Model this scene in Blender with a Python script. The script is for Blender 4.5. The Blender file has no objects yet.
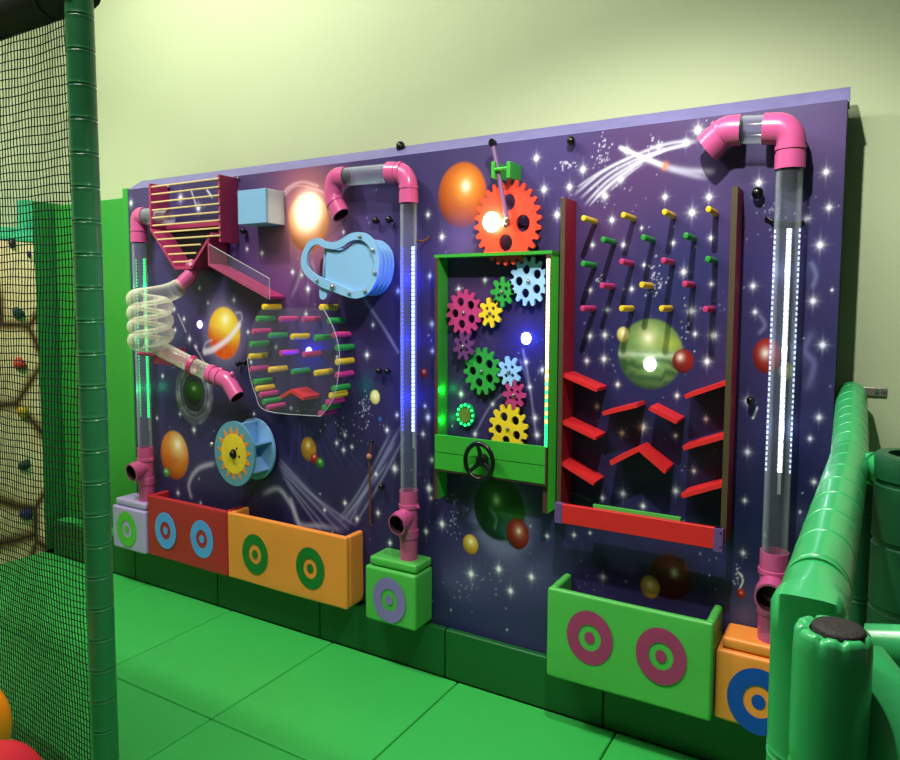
import bpy, bmesh, math, random
import numpy as np
from mathutils import Vector, Matrix
random.seed(7); rng = np.random.RandomState(11)
scn = bpy.context.scene
COL = scn.collection

# ------------------------------------------------------------------ camera (calibrated from the photograph)
R = [[0.8608155737430787, 0.5089037141410735, 0.003682082942372274],
     [0.04193421980572962, -0.06371789647347631, -0.9970865312891755],
     [-0.5071864245133724, 0.8584620197786363, -0.07618983781926159]]
F, CX, CY = 706.0, 450.0, 358.0
CAM = (0.7488477303526588, -2.5, 1.5732996835991613)
A = 1.157                       # the place is a little taller than wide: round things are upright ovals
def ray(u, v):
    a = ((u-CX)/F, (v-CY)/F, 1.0)
    return [sum(R[i][j]*a[i] for i in range(3)) for j in range(3)]
def at(u, v, y):                # point on the vertical plane at depth y that the photo shows at (u, v)
    d = ray(u, v); t = (y-CAM[1])/d[1]
    return Vector(CAM[i]+t*d[i] for i in range(3))
def atz(u, v, z):
    d = ray(u, v); t = (z-CAM[2])/d[2]
    return Vector(CAM[i]+t*d[i] for i in range(3))
def atd(u, v, t):
    d = ray(u, v); return Vector(CAM[i]+t*d[i] for i in range(3))
def dist(p): return sum(R[2][j]*(p[j]-CAM[j]) for j in range(3))
def pxr(u, v, y, r):            # size in metres of r pixels at that spot
    return r*dist(at(u, v, y))/F

cd = bpy.data.cameras.new('camera'); cam = bpy.data.objects.new('camera', cd); COL.objects.link(cam)
M = Matrix.Identity(4)
for j in range(3):
    M[j][0] = R[0][j]; M[j][1] = -R[1][j]; M[j][2] = -R[2][j]; M[j][3] = CAM[j]
cam.matrix_world = M
cd.sensor_fit = 'HORIZONTAL'; cd.sensor_width = 36; cd.lens = 36*F/900
cd.shift_y = (CY-380)/900*-1*-1
cd.clip_start = 0.02
scn.camera = cam

# ------------------------------------------------------------------ materials
def lin(c):
    if isinstance(c, str):
        c = c.lstrip('#'); c = [int(c[i:i+2], 16) for i in (0, 2, 4)]
    o = []
    for x in c:
        x = x/255.0; o.append(x/12.92 if x <= .04045 else ((x+.055)/1.055)**2.4)
    return o
def mat(name, c, rough=.45, var=.12, scale=8.0, bump=0.0, bscale=60.0, spec=.5, metal=0.0, coat=0.0):
    m = bpy.data.materials.new(name); m.use_nodes = True
    nt = m.node_tree; b = nt.nodes['Principled BSDF']
    c = lin(c)
    tc = nt.nodes.new('ShaderNodeTexCoord'); n = nt.nodes.new('ShaderNodeTexNoise')
    n.inputs['Scale'].default_value = scale; n.inputs['Detail'].default_value = 3
    nt.links.new(tc.outputs['Object'], n.inputs['Vector'])
    mx = nt.nodes.new('ShaderNodeMix'); mx.data_type = 'RGBA'
    mx.inputs['A'].default_value = [x*(1-var) for x in c]+[1]
    mx.inputs['B'].default_value = [min(1, x*(1+var)) for x in c]+[1]
    nt.links.new(n.outputs['Fac'], mx.inputs['Factor'])
    nt.links.new(mx.outputs['Result'], b.inputs['Base Color'])
    b.inputs['Roughness'].default_value = rough; b.inputs['Specular IOR Level'].default_value = spec
    b.inputs['Metallic'].default_value = metal; b.inputs['Coat Weight'].default_value = coat
    if bump:
        n2 = nt.nodes.new('ShaderNodeTexNoise'); n2.inputs['Scale'].default_value = bscale; n2.inputs['Detail'].default_value = 4
        nt.links.new(tc.outputs['Object'], n2.inputs['Vector'])
        bp = nt.nodes.new('ShaderNodeBump'); bp.inputs['Strength'].default_value = bump; bp.inputs['Distance'].default_value = .01
        nt.links.new(n2.outputs['Fac'], bp.inputs['Height']); nt.links.new(bp.outputs['Normal'], b.inputs['Normal'])
    return m
def emis(name, c, s):
    m = bpy.data.materials.new(name); m.use_nodes = True
    nt = m.node_tree; b = nt.nodes['Principled BSDF']
    c = lin(c)
    b.inputs['Base Color'].default_value = c+[1]; b.inputs['Emission Color'].default_value = c+[1]
    b.inputs['Emission Strength'].default_value = s
    return m
def clear(name, tint, base_a=.06, edge=.75, rough=.06):
    m = bpy.data.materials.new(name); m.use_nodes = True
    nt = m.node_tree; nt.nodes.clear()
    o = nt.nodes.new('ShaderNodeOutputMaterial'); t = nt.nodes.new('ShaderNodeBsdfTransparent')
    g = nt.nodes.new('ShaderNodeBsdfPrincipled'); mx = nt.nodes.new('ShaderNodeMixShader')
    lw = nt.nodes.new('ShaderNodeLayerWeight'); lw.inputs['Blend'].default_value = .35
    mr = nt.nodes.new('ShaderNodeMapRange'); mr.inputs['To Min'].default_value = base_a; mr.inputs['To Max'].default_value = edge
    mr.inputs['From Min'].default_value = .1
    nt.links.new(lw.outputs['Facing'], mr.inputs['Value']); nt.links.new(mr.outputs['Result'], mx.inputs['Fac'])
    c = lin(tint)
    t.inputs['Color'].default_value = (.97, .98, .98, 1)
    g.inputs['Base Color'].default_value = c+[1]; g.inputs['Roughness'].default_value = rough
    nt.links.new(t.outputs[0], mx.inputs[1]); nt.links.new(g.outputs[0], mx.inputs[2]); nt.links.new(mx.outputs[0], o.inputs[0])
    return m

MT = dict(
 wall=mat('wall_paint', '#b3bf9b', .8, .03, 2.0, .05, 120),
 ceil=mat('ceiling_paint', '#b9bb9a', .9, .03),
 green_pad=mat('green_vinyl', '#2f9a38', .38, .06, 4, .12, 12),
 shaded_pad=mat('shaded_green_vinyl', '#1f7a38', .4, .06, 4, .12, 12),
 floor=mat('green_floor_vinyl', '#40bc5a', .42, .08, 2.5, .08, 9),
 skirt=mat('skirting_vinyl', '#19642e', .4, .08, 3, .10, 9),
 seam=mat('seam_dark', '#0c3a1a', .7),
 teal=mat('teal_pad', '#3fb886', .45),
 lime=mat('lime_vinyl', '#58ba56', .36, .06, 5, .25, 9),
 red=mat('red_vinyl', '#bb2634', .38, .06, 5, .2, 9),
 orange=mat('orange_vinyl', '#f59a44', .36, .06, 5, .25, 9),
 lilac=mat('lilac_vinyl', '#bbaee2', .4, .06, 5, .3, 12),
 r_sky=mat('sky_blue_ring', '#5fa8ff', .45), r_green=mat('dark_green_ring', '#1c7a30', .45), r_lime=mat('lime_ring', '#5cc646', .45),
 r_purple=mat('purple_ring', '#8c7cc0', .45), r_pink=mat('pink_ring', '#a83a70', .45), r_blue=mat('blue_ring', '#1450b4', .45),
 pink=mat('pink_pvc', '#c4588e', .28, .05, 6, 0, 1, .5, 0, .2), pink_in=mat('pipe_bore', '#35101f', .7),
 magenta=mat('magenta_paint', '#aa3566', .45, .1, 10), rod=mat('pale_dowel', '#d8c08a', .5, .12, 30),
 black=mat('black_plastic', '#0c0c0e', .3), hole=mat('black_opening', '#040405', .9),
 skyb=mat('sky_blue_board', '#86b4dc', .4, .05), skyd=mat('blue_disc', '#5f96ae', .45, .08), white=mat('lit_blue_board', '#cfe0ee', .5),
 gold=mat('sun_yellow', '#e6c736', .5, .15, 20), sunor=mat('sun_orange', '#e88f30', .5, .12, 20),
 metal=mat('zinc_metal', '#b8b8b4', .3, .1, 20, 0, 1, .5, .9), steel=mat('brushed_steel', '#9a978c', .45, .1, 20, 0, 1, .5, .7),
 pegY=mat('yellow_peg', '#e2c02c', .4), pegG=mat('green_peg', '#2f9440', .4), pegM=mat('magenta_peg', '#c23a74', .4),
 ledge=mat('red_ledge', '#d42c30', .4, .1, 10), barred=mat('red_bar', '#d2262c', .42, .08, 10), rail=mat('crimson_rail', '#96182e', .5, .12, 10),
 ply=mat('bare_ply_edge', '#4c4026', .7, .2, 30), plyb=mat('brown_ply_edge', '#4a2f22', .7, .2, 30), purple=mat('purple_cap', '#6a4a86', .5),
 gframe=mat('green_frame', '#3aa338', .42, .08, 8),
 g_red=mat('gear_vermilion', '#e04c36', .42, .06), g_mag=mat('gear_magenta', '#b83f7c', .42), g_yel=mat('gear_yellow', '#e6cc30', .42),
 g_grn=mat('gear_green', '#35a046', .42), g_blu=mat('gear_blue', '#9cc8ec', .42), g_pur=mat('gear_purple', '#6c3d78', .42),
 stick=mat('violet_rod', '#7a5a86', .5), brown=mat('brown_cord', '#6a3a2c', .8),
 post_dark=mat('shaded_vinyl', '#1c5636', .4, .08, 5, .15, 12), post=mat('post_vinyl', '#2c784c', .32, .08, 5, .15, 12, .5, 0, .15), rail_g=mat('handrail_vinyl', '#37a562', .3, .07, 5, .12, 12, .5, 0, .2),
 beam=mat('black_green_vinyl', '#06140c', .7), net=mat('net_cord', '#10160f', .8),  # beam vinyl is near-black green all over
 foam=mat('dark_foam', '#1d1817', .7, .2, 60, .3, 150),
 roll=mat('orange_roll_vinyl', '#ec8c18', .35), redpad=mat('red_pad_vinyl', '#b82430', .4),
 hold_g=mat('hold_green', '#1f4a3c', .5), hold_r=mat('hold_red', '#c84430', .5), hold_y=mat('hold_yellow', '#c8a824', .5), hold_b=mat('hold_blue', '#26286a', .5), hold_k=mat('hold_black', '#15181a', .5),
 tube=clear('clear_tube', '#c8d0d8', .035, .55, .08), acryl=clear('clear_acrylic', '#dfe8ee', .015, .12, .03),
 hose=clear('clear_hose', '#fbf5e0', .10, .95, .10), hose2=clear('clear_smooth_hose', '#f3ecd8', .07, .7, .08), whiteedge=clear('polished_edge', '#eef0f4', .35, .8, .3),
 led_w=emis('led_white', '#eef2ff', 5), glint_w=emis('glint_white', '#c4ccf8', 1.6), led_g=emis('led_green', '#2cff8c', 1.5), glint_g=emis('glint_green', '#2ee08a', .7),
 led_b=emis('glint_blue', '#2c3cff', 2.2), led_bc=emis('led_blue_core', '#98a8ff', 4), led_bd=emis('led_blue_dim', '#2a32ff', 1.4), led_warm=emis('led_warm', '#fff6c0', 5), led_gg=emis('led_pure_green', '#40ff80', 3.0),
 led_off=mat('led_tape_unlit', '#a0a0a0', .5),
 lamp_o=emis('lamp_orange', '#ffe9c0', 14), lamp_b=emis('lamp_blue', '#e8ecff', 12), lamp_p=emis('lamp_violet', '#e0c8ff', 7), lamp_w=emis('lamp_white', '#f4fbff', 8), lamp_bs=emis('lamp_deep_blue', '#5a68ff', 8),
)

# ------------------------------------------------------------------ mesh helpers
def tag(o, label=None, cat=None, group=None, kind=None):
    if label: o['label'] = label
    if cat: o['category'] = cat
    if group: o['group'] = group
    if kind: o['kind'] = kind
    return o
def thing(name, loc, label, cat, group=None):
    o = bpy.data.objects.new(name, None); COL.objects.link(o); o.location = loc; o.empty_display_size = .05
    return tag(o, label, cat, group)
def wloc(o):
    v = Vector((0, 0, 0))
    while o is not None: v = v+Vector(o.location); o = o.parent
    return v
class MB:
    def __init__(s): s.v = []; s.f = []; s.m = []
    def add(s, vs, fs, mi=0):
        n = len(s.v); s.v += [tuple(x) for x in vs]; s.f += [tuple(i+n for i in f) for f in fs]; s.m += [mi]*len(fs); return s
    def box(s, a, b, mi=0):
        x0, y0, z0 = [min(a[i], b[i]) for i in range(3)]; x1, y1, z1 = [max(a[i], b[i]) for i in range(3)]
        return s.add([(x0,y0,z0),(x1,y0,z0),(x1,y1,z0),(x0,y1,z0),(x0,y0,z1),(x1,y0,z1),(x1,y1,z1),(x0,y1,z1)],
                     [(0,3,2,1),(4,5,6,7),(0,1,5,4),(1,2,6,5),(2,3,7,6),(3,0,4,7)], mi)
    def prism(s, poly, y0, y1, mi=0, holes=()):
        """poly in (x, z), extruded from y0 (front) to y1"""
        bm = bmesh.new()
        def loop(pts, y): return [bm.verts.new((p[0], y, p[1])) for p in pts]
        loops = [list(poly)]+[list(h) for h in holes]
        fr = [loop(l, y0) for l in loops]; bk = [loop(l, y1) for l in loops]
        for fl in (fr, bk):
            es = []
            for l in fl:
                for i in range(len(l)): es.append(bm.edges.new((l[i], l[(i+1) % len(l)])))
            bmesh.ops.triangle_fill(bm, edges=es, use_beauty=True)
        for lf, lb in zip(fr, bk):
            n = len(lf)
            for i in range(n): bm.faces.new((lf[i], lf[(i+1) % n], lb[(i+1) % n], lb[i]))
        bmesh.ops.recalc_face_normals(bm, faces=bm.faces)
        bm.verts.index_update()
        s.add([v.co[:] for v in bm.verts], [[v.index for v in f.verts] for f in bm.faces], mi); bm.free(); return s
    def tube(s, path, r, n=18, inner=None, caps=True, mi=0, mi_in=None, stretch=True):
        """round sweep along path; r number or list; inner = bore ratio"""
        k = A if stretch else 1.0
        P = [Vector((p[0], p[1], p[2]/k)) for p in path]; N = len(P)
        rs = [r]*N if not hasattr(r, '__len__') else list(r)
        T = [(P[min(i+1, N-1)]-P[max(i-1, 0)]).normalized() for i in range(N)]
        up = Vector((0, 0, 1)) if abs(T[0].z) < .9 else Vector((1, 0, 0))
        u = (up-T[0]*up.dot(T[0])).normalized()
        rings = []
        for i in range(N):
            u = (u-T[i]*u.dot(T[i])).normalized(); w = T[i].cross(u); rings.append((u.copy(), w))
        def surf(scale, flip, mi):
            vs = []
            for i in range(N):
                a, b = rings[i]
                for j in range(n):
                    t = 2*math.pi*j/n; q = P[i]+(a*math.cos(t)+b*math.sin(t))*rs[i]*scale; vs.append((q.x, q.y, q.z*k))
            fs = []
            for i in range(N-1):
                for j in range(n):
                    q = (i*n+j, i*n+(j+1) % n, (i+1)*n+(j+1) % n, (i+1)*n+j); fs.append(q[::-1] if flip else q)
            s.add(vs, fs, mi); return len(s.v)-len(vs)
        b0 = surf(1.0, False, mi)
        if inner:
            b1 = surf(inner, True, mi if mi_in is None else mi_in)
            for e in (0, N-1):
                for j in range(n):
                    q = (b0+e*n+j, b0+e*n+(j+1) % n, b1+e*n+(j+1) % n, b1+e*n+j)
                    s.f.append(q if e else q[::-1]); s.m.append(mi)
        elif caps:
            s.f.append(tuple(b0+j for j in range(n))[::-1]); s.m.append(mi)
            s.f.append(tuple(b0+(N-1)*n+j for j in range(n))); s.m.append(mi)
        return s
    def ball(s, c, r, n=14, m=8, mi=0, sq=(1,1,1)):
        vs = []; fs = []
        for i in range(m+1):
            t = math.pi*i/m
            for j in range(n):
                p = 2*math.pi*j/n
                vs.append((c[0]+r*sq[0]*math.sin(t)*math.cos(p), c[1]+r*sq[1]*math.sin(t)*math.sin(p), c[2]+A*r*sq[2]*math.cos(t)))
        for i in range(m):
            for j in range(n): fs.append((i*n+j, (i+1)*n+j, (i+1)*n+(j+1) % n, i*n+(j+1) % n))
        return s.add(vs, fs, mi)
    def build(s, name, mats, parent=None, smooth=40, bevel=0, seg=2, sub=0):
        if not isinstance(mats, (list, tuple)): mats = [mats]
        me = bpy.data.meshes.new(name)
        if parent is not None: off = wloc(parent)
        else:
            arr = np.array(s.v); off = Vector(((arr[:,0].min()+arr[:,0].max())/2, (arr[:,1].min()+arr[:,1].max())/2, arr[:,2].min()))
        me.from_pydata([(v[0]-off[0], v[1]-off[1], v[2]-off[2]) for v in s.v], [], s.f)
        for m_ in mats: me.materials.append(m_)
        me.polygons.foreach_set('material_index', s.m)
        bm = bmesh.new(); bm.from_mesh(me); bmesh.ops.remove_doubles(bm, verts=bm.verts, dist=1e-5)
        bmesh.ops.recalc_face_normals(bm, faces=bm.faces); bm.to_mesh(me); bm.free()
        if smooth:
            me.polygons.foreach_set('use_smooth', [True]*len(me.polygons)); me.set_sharp_from_angle(angle=math.radians(smooth))
        o = bpy.data.objects.new(name, me); COL.objects.link(o)
        if parent is not None: o.parent = parent
        else: o.location = off
        if bevel:
            b = o.modifiers.new('bevel', 'BEVEL'); b.width = bevel; b.segments = seg; b.limit_method = 'ANGLE'; b.angle_limit = math.radians(35)
            b.harden_normals = False
            me.polygons.foreach_set('use_smooth', [True]*len(me.polygons))
            w = o.modifiers.new('wn', 'WEIGHTED_NORMAL'); w.keep_sharp = True
        if sub:
            m_ = o.modifiers.new('sub', 'SUBSURF'); m_.levels = sub; m_.render_levels = sub
        return o
def fillet(pts, rad, n=8):
    """polyline with rounded corners; rad number or list for the inner points"""
    pts = [Vector((p[0], p[1], p[2]/A)) for p in pts]; out = [pts[0]]
    for i in range(1, len(pts)-1):
        rr = rad if not hasattr(rad, '__len__') else rad[i-1]
        a = (pts[i-1]-pts[i]); b = (pts[i+1]-pts[i]); la, lb = a.length, b.length; a.normalize(); b.normalize()
        ang = a.angle(b); d = min(rr/math.tan(ang/2), la*.49, lb*.49); r_ = d*math.tan(ang/2)
        p0 = pts[i]+a*d; p1 = pts[i]+b*d; c = pts[i]+(a+b).normalized()*(r_/math.sin(ang/2))
        e0 = (p0-c); e1 = (p1-c); w = e0.angle(e1)
        for k in range(n+1):
            t = k/n; out.append(c+(e0*math.sin((1-t)*w)+e1*math.sin(t*w))/math.sin(w))
    out.append(pts[-1])
    return [Vector((p.x, p.y, p.z*A)) for p in out]
def oval(cx, cz, r, n=40, a0=0):
    return [(cx+r*math.cos(a0+2*math.pi*i/n), cz+A*r*math.sin(a0+2*math.pi*i/n)) for i in range(n)]
def pxpoly(pts, y): return [(lambda q: (q.x, q.z))(at(u, v, y)) for u, v in pts]
def smoothloop(pts, sub=4):
    """closed Catmull-Rom"""
    n = len(pts); o = []
    for i in range(n):
        p0, p1, p2, p3 = [pts[(i+k-1) % n] for k in range(4)]
        for k in range(sub):
            t = k/sub
            o.append(tuple(.5*((2*p1[j])+(-p0[j]+p2[j])*t+(2*p0[j]-5*p1[j]+4*p2[j]-p3[j])*t*t+(-p0[j]+3*p1[j]-3*p2[j]+p3[j])*t**3) for j in range(2)))
    return o
def seg(a, b, n): return [Vector(a).lerp(Vector(b), i/n) for i in range(n+1)]

# ------------------------------------------------------------------ the room
WY = .17          # main wall
FL = -3.70        # left wall
MB().box((-6, -5.2, -.06), (4.2, WY+.1, -.03)).build('floor', MT['seam'], smooth=0)['kind'] = 'structure'
MB().box((FL-.2, WY, -.03), (4.2, WY+.1, 4.6)).build('wall_back', MT['wall'], smooth=0)['kind'] = 'structure'
MB().box((FL-.2, -5.2, -.03), (FL-.06, WY, 4.6)).build('wall_left', MT['wall'], smooth=0)['kind'] = 'structure'
MB().box((FL-.2, -5.2, 4.6), (4.2, WY+.1, 4.7)).build('ceiling', MT['ceil'], smooth=0)['kind'] = 'structure'
# floor mats
MXS = [.012-.6735*k for k in range(6, -3, -1)]      # seams that run away from the wall
MXS = [FL]+[x for x in MXS if x > FL+.2]
rows = [(-.035, -.745, 'row along the kick boards'), (-.745, -1.45, 'second row out from the kick boards'), (-1.45, -2.15, 'third row out from the kick boards'), (-2.15, -2.85, 'fourth row out from the kick boards')]
under = {0: 'beside the climbing wall', 1: 'below the lilac box', 2: 'below the red bin', 3: 'below the gap between red and orange bins', 4: 'below the orange bin', 5: 'below the small green box', 6: 'below the large green bin', 7: 'below the small orange box', 8: 'beyond the handrail'}
for ri, (y0, y1, rn) in enumerate(rows):
    for i in range(len(MXS)-1):
        o = MB().box((MXS[i]+.0022, y1+.0022, -.03), (MXS[i+1]-.0022, y0-.0022, 0)).build('floor_mat', MT['floor'], smooth=0, bevel=.007)
        x = (MXS[i]+MXS[i+1])/2
        where = ('beside climbing wall' if x < -3.3 else 'under lilac box side' if x < -2.6 else 'on red bin side' if x < -2.0 else 'left of orange bin middle' if x < -1.4 and x > -2.0 else 'on orange bin side' if x < -1.3 else 'on small green box side' if x < -.6 else 'left of large green bin middle' if x < 0 else 'on large green bin right end' if x < .5 else 'beyond the handrail')
        col = ['farthest left column, beside climbing wall', 'column of the lilac box', 'column of the red bin', 'column of the orange bin', 'column of the small green box', 'column of the large green bin', 'column of the small orange box', 'column right of the handrail', 'outermost column at right'][min(i, 8)]
        tag(o, 'green vinyl floor mat, %s, %s' % (['wall row', 'second row', 'third row', 'fourth row'][ri], col), 'floor mat', 'green floor mats')
# kick boards under the mural (padded skirting)
segx = sorted([at(u, v, -.03).x for u, v in [(136, 575), (218, 588), (320, 620), (445, 650), (603, 712)]])
segx = [-3.60]+segx+[.62, 1.6]
kl = ['leftmost, beside the tall dark post', 'under the lilac box and red bin', 'under the red and orange bins', 'under the orange bin', 'under the small green box', 'plain in the middle, left of the large green bin', 'under the large green bin and small orange box', 'right of the handrail']
kl = ['green padded kick board left of the lilac box, lowest left', 'green padded kick board below the lilac box and red bin', 'green padded kick board below the join of red and orange bins', 'green padded kick board below the orange bin right half', 'green padded kick board with lit top edge left of large green bin', 'green padded kick board below the large green bin and small orange box', 'green padded kick board beyond the padded handrail']
for i in range(len(segx)-1):
    o = MB().box((segx[i]+.0015, -.034, -.005), (segx[i+1]-.0015, -.002, .208)).build('kick_board', MT['skirt'], smooth=0, bevel=.008)
    tag(o, kl[i], 'kick board', 'padded kick boards')
# left padding
tag(MB().box((-3.66, .09, .20), (-2.845, .165, 2.178)).build('wall_pad', MT['green_pad'], smooth=0, bevel=.008), 'tall flat green padded board on the wall left of the mural', 'wall pad')
tag(MB().box((-2.843, -.004, .20), (-2.797, .16, 2.205)).build('edge_board', MT['green_pad'], smooth=0, bevel=.004), 'narrow bright green edging board down the left mural edge', 'edge board')
tag(MB().box((-3.64, .0, -.0), (-2.80, .16, .2)).build('padded_step', MT['floor'], smooth=0, bevel=.012), 'low green padded step in the corner behind the net', 'step')
tag(MB().box((FL-.055, -.028, 0), (FL+.015, .165, 2.195)).build('corner_pad', MT['shaded_pad'], smooth=0, bevel=.006), 'tall shaded green padded side board in the left corner', 'wall pad')  # darker than the other pads: the corner's shade is put into its colour

# climbing wall
def climb_mat():
    m = bpy.data.materials.new('painted_rock'); m.use_nodes = True; nt = m.node_tree; b = nt.nodes['Principled BSDF']
    tc = nt.nodes.new('ShaderNodeTexCoord'); mp = nt.nodes.new('ShaderNodeMapping'); mp.inputs['Scale'].default_value = (2.6, 2.6, 2.0)
    ns = nt.nodes.new('ShaderNodeTexNoise'); ns.inputs['Scale'].default_value = 3.0
    add = nt.nodes.new('ShaderNodeMixRGB'); add.inputs[0].default_value = .12
    nt.links.new(tc.outputs['Object'], mp.inputs[0]); nt.links.new(mp.outputs[0], add.inputs[1]); nt.links.new(tc.outputs['Object'], ns.inputs[0]); nt.links.new(ns.outputs['Color'], add.inputs[2])
    vo = nt.nodes.new('ShaderNodeTexVoronoi'); vo.feature = 'DISTANCE_TO_EDGE'; vo.inputs['Scale'].default_value = 1.25
    nt.links.new(add.outputs[0], vo.inputs['Vector'])
    cr = nt.nodes.new('ShaderNodeValToRGB'); e = cr.color_ramp.elements
    e[0].position = 0; e[0].color = lin('#3a2814')+[1]; e[1].position = .10; e[1].color = lin('#efd9a6')+[1]
    x = e.new(.025); x.color = lin('#8a6a3a')+[1]; x = e.new(.35); x.color = lin('#f4e6b8')+[1]
    nt.links.new(vo.outputs['Distance'], cr.inputs[0]); nt.links.new(cr.outputs[0], b.inputs['Base Color']); b.inputs['Roughness'].default_value = .7
    return m
cw = MB().box((FL-.055, -2.2, 0), (FL+.015, -.03, 1.94)).build('climbing_wall', climb_mat(), smooth=0)
tag(cw, 'beige painted rock climbing wall with dark cracks behind the net', 'climbing wall')
tw = MB().box((FL-.055, -2.2, 1.942), (FL+.02, -.03, 2.02)).box((FL-.055, -.085, 2.02), (FL+.02, -.03, 2.195)).build('top_trim', MT['teal'], smooth=0, bevel=.004)
tag(tw, 'teal padded trim along the climbing wall top', 'trim')
def hold(u, v, m, label, r=.045):
    d = ray(u, v); t = (FL+.02-CAM[0])/d[0]; c = Vector(CAM[i]+t*d[i] for i in range(3))
    r *= .72; mb = MB(); n, k = 14, 9; vs = []; fs = []; rr = random.Random(int(u*7+v))
    ph = [rr.uniform(0, 6) for _ in range(4)]
    for i in range(k+1):
        t = (math.pi/2)*i/k
        for j in range(n):
            p = 2*math.pi*j/n; q = r*(1+.18*math.sin(2*p+ph[0])+.1*math.sin(3*p+ph[1]))*math.sin(t)
            vs.append((c.x+r*.75*math.cos(t)*(1+.15*math.sin(p+ph[2])), c.y+q*math.cos(p), c.z+A*q*math.sin(p)))
    for i in range(k):
        for j in range(n): fs.append((i*n+j, (i+1)*n+j, (i+1)*n+(j+1) % n, i*n+(j+1) % n))
    mb.add(vs, fs)
    mb.tube([(c.x+r*.55, c.y, c.z), (c.x+r*.9, c.y, c.z)], r*.22, 8)
    tag(mb.build('climbing_hold', m, smooth=60), label, 'climbing hold', 'holds on the climbing wall')
hold(18, 313, MT['hold_g'], 'dark green climbing hold, above the red hold')
hold(20, 364, MT['hold_r'], 'red climbing hold on the beige rock wall', .048)
hold(22.5, 412, MT['hold_y'], 'yellow climbing hold below the red hold')
hold(24.5, 465, MT['hold_g'], 'dark green climbing hold, between yellow and blue holds')
hold(26.5, 514, MT['hold_b'], 'dark blue climbing hold near the floor', .05)
hold(12, 243, MT['hold_k'], 'black climbing hold just under the teal trim', .032)
hold(29, 254, MT['hold_b'], 'small dark hold near the corner under the teal trim', .02)

# ------------------------------------------------------------------ the mural
PX0, PX1, PZ0, PZ1 = -2.796, .668, .19, 2.196
NX, NZ = 960, 520
tt = np.linspace(0, 1, NX); xs = PX0+(PX1-PX0)*(tt*1.28-.28*tt*tt)
zs = np.linspace(PZ0, PZ1, NZ)
X, Z = np.meshgrid(xs, zs); Zt = Z/A
def vnoise(X, Y, sc, seed):
    r = np.random.RandomState(seed); g = r.rand(128, 128)
    x = X*sc+50; y = Y*sc+50; xi = np.floor(x).astype(int); yi = np.floor(y).astype(int); fx = x-xi; fy = y-yi
    fx = fx*fx*(3-2*fx); fy = fy*fy*(3-2*fy)
    a = g[xi % 128, yi % 128]; b = g[(xi+1) % 128, yi % 128]; c = g[xi % 128, (yi+1) % 128]; d = g[(xi+1) % 128, (yi+1) % 128]
    return (a*(1-fx)+b*fx)*(1-fy)+(c*(1-fx)+d*fx)*fy
def fbm(sc, seed, o=5): return sum(vnoise(X, Zt, sc*2**i, seed+i)*.5**(i+1) for i in range(o))/(1-.5**o)
def L(c): return np.array(lin(c))
IMG = np.zeros((NZ, NX, 3))
n1 = np.clip((fbm(1.1, 1)-.32)/.36, 0, 1); n2 = np.clip((fbm(1.7, 20)-.45)/.3, 0, 1); n3 = np.clip((fbm(.9, 40)-.45)/.25, 0, 1)
IMG[:] = L('#272c60')
def over(c, a, sl=None):
    global IMG
    if sl is None: IMG = IMG*(1-a[..., None])+np.asarray(c)*a[..., None]
    else: IMG[sl] = IMG[sl]*(1-a[..., None])+np.asarray(c)*a[..., None]
over(L('#1f2a62'), n3*.6); over(L('#4a3566'), n1*.62)
over(L('#5e4e7e'), np.clip((Z-1.35)/.9, 0, 1)*.55*(.5+n1*.5))  # paler toward the top: the stronger lamplight there put into the paint
over(L('#75608a'), n2*.25)
def W(u, v): p = at(u, v, 0); return p.x, p.z
def win(x, z, w, h):
    i0, i1 = np.searchsorted(xs, [x-w, x+w]); j0, j1 = np.searchsorted(zs, [z-h, z+h]); return (slice(max(j0,0), max(j1,1)), slice(max(i0,0), max(i1,1)))
def glow(u, v, rpx, c, a, ex=2):
    x, z = W(u, v); r = pxr(u, v, 0, rpx); sl = win(x, z, r*3, r*3*A)
    d = np.hypot(X[sl]-x, (Z[sl]-z)/A)/r; over(L(c), a*np.exp(-d**ex), sl)
# coloured clouds
for u, v, r, c, a in [(285,285,40,'#8a4a96',.5),(330,280,40,'#7a4a92',.4),(300,190,34,'#d87a9a',.5),(640,150,60,'#6a3a78',.35),(560,160,50,'#4a4a92',.4),(600,230,50,'#5a3a72',.45),(690,260,60,'#243a80',.5),
        (600,330,60,'#2a3078',.4),(470,600,50,'#3a3a7a',.4),(510,570,30,'#8a88b4',.35),(470,578,20,'#8a88b4',.35),(450,580,14,'#8a88b4',.25),(540,575,20,'#7a7aaa',.35),(480,290,50,'#5a3a6a',.4),(520,340,40,'#1c2a6a',.4),
        (800,480,40,'#1c2358',.5),(820,350,40,'#20285e',.5),(750,600,20,'#6a6a9a',.4),(745,615,14,'#8a8aac',.4),(160,230,40,'#6a5aa2',.4),(240,260,50,'#4a3a82',.4),(360,240,30,'#6a5aa0',.3),(420,240,30,'#5a4a90',.3),
        (250,400,60,'#1e1c48',.5),(330,470,60,'#22204c',.5),(420,500,40,'#20225a',.5),(330,340,40,'#201e58',.5),(240,440,40,'#3a2a5a',.4),(820,140,40,'#5c4484',.4),(820,250,30,'#3a3a80',.3),(285,250,40,'#b06a9a',.35),
        (800,555,14,'#8084a8',.3),(800,520,10,'#8084a8',.3),(805,360,9,'#6a6494',.4),(808,385,7,'#6a6494',.4),(812,335,6,'#6a6494',.35),(810,270,7,'#5a6aa0',.35),(385,500,30,'#3a2a5e',.4),(505,640,30,'#464478',.4)]:
    glow(u, v, r, c, a, 1.6)
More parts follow.
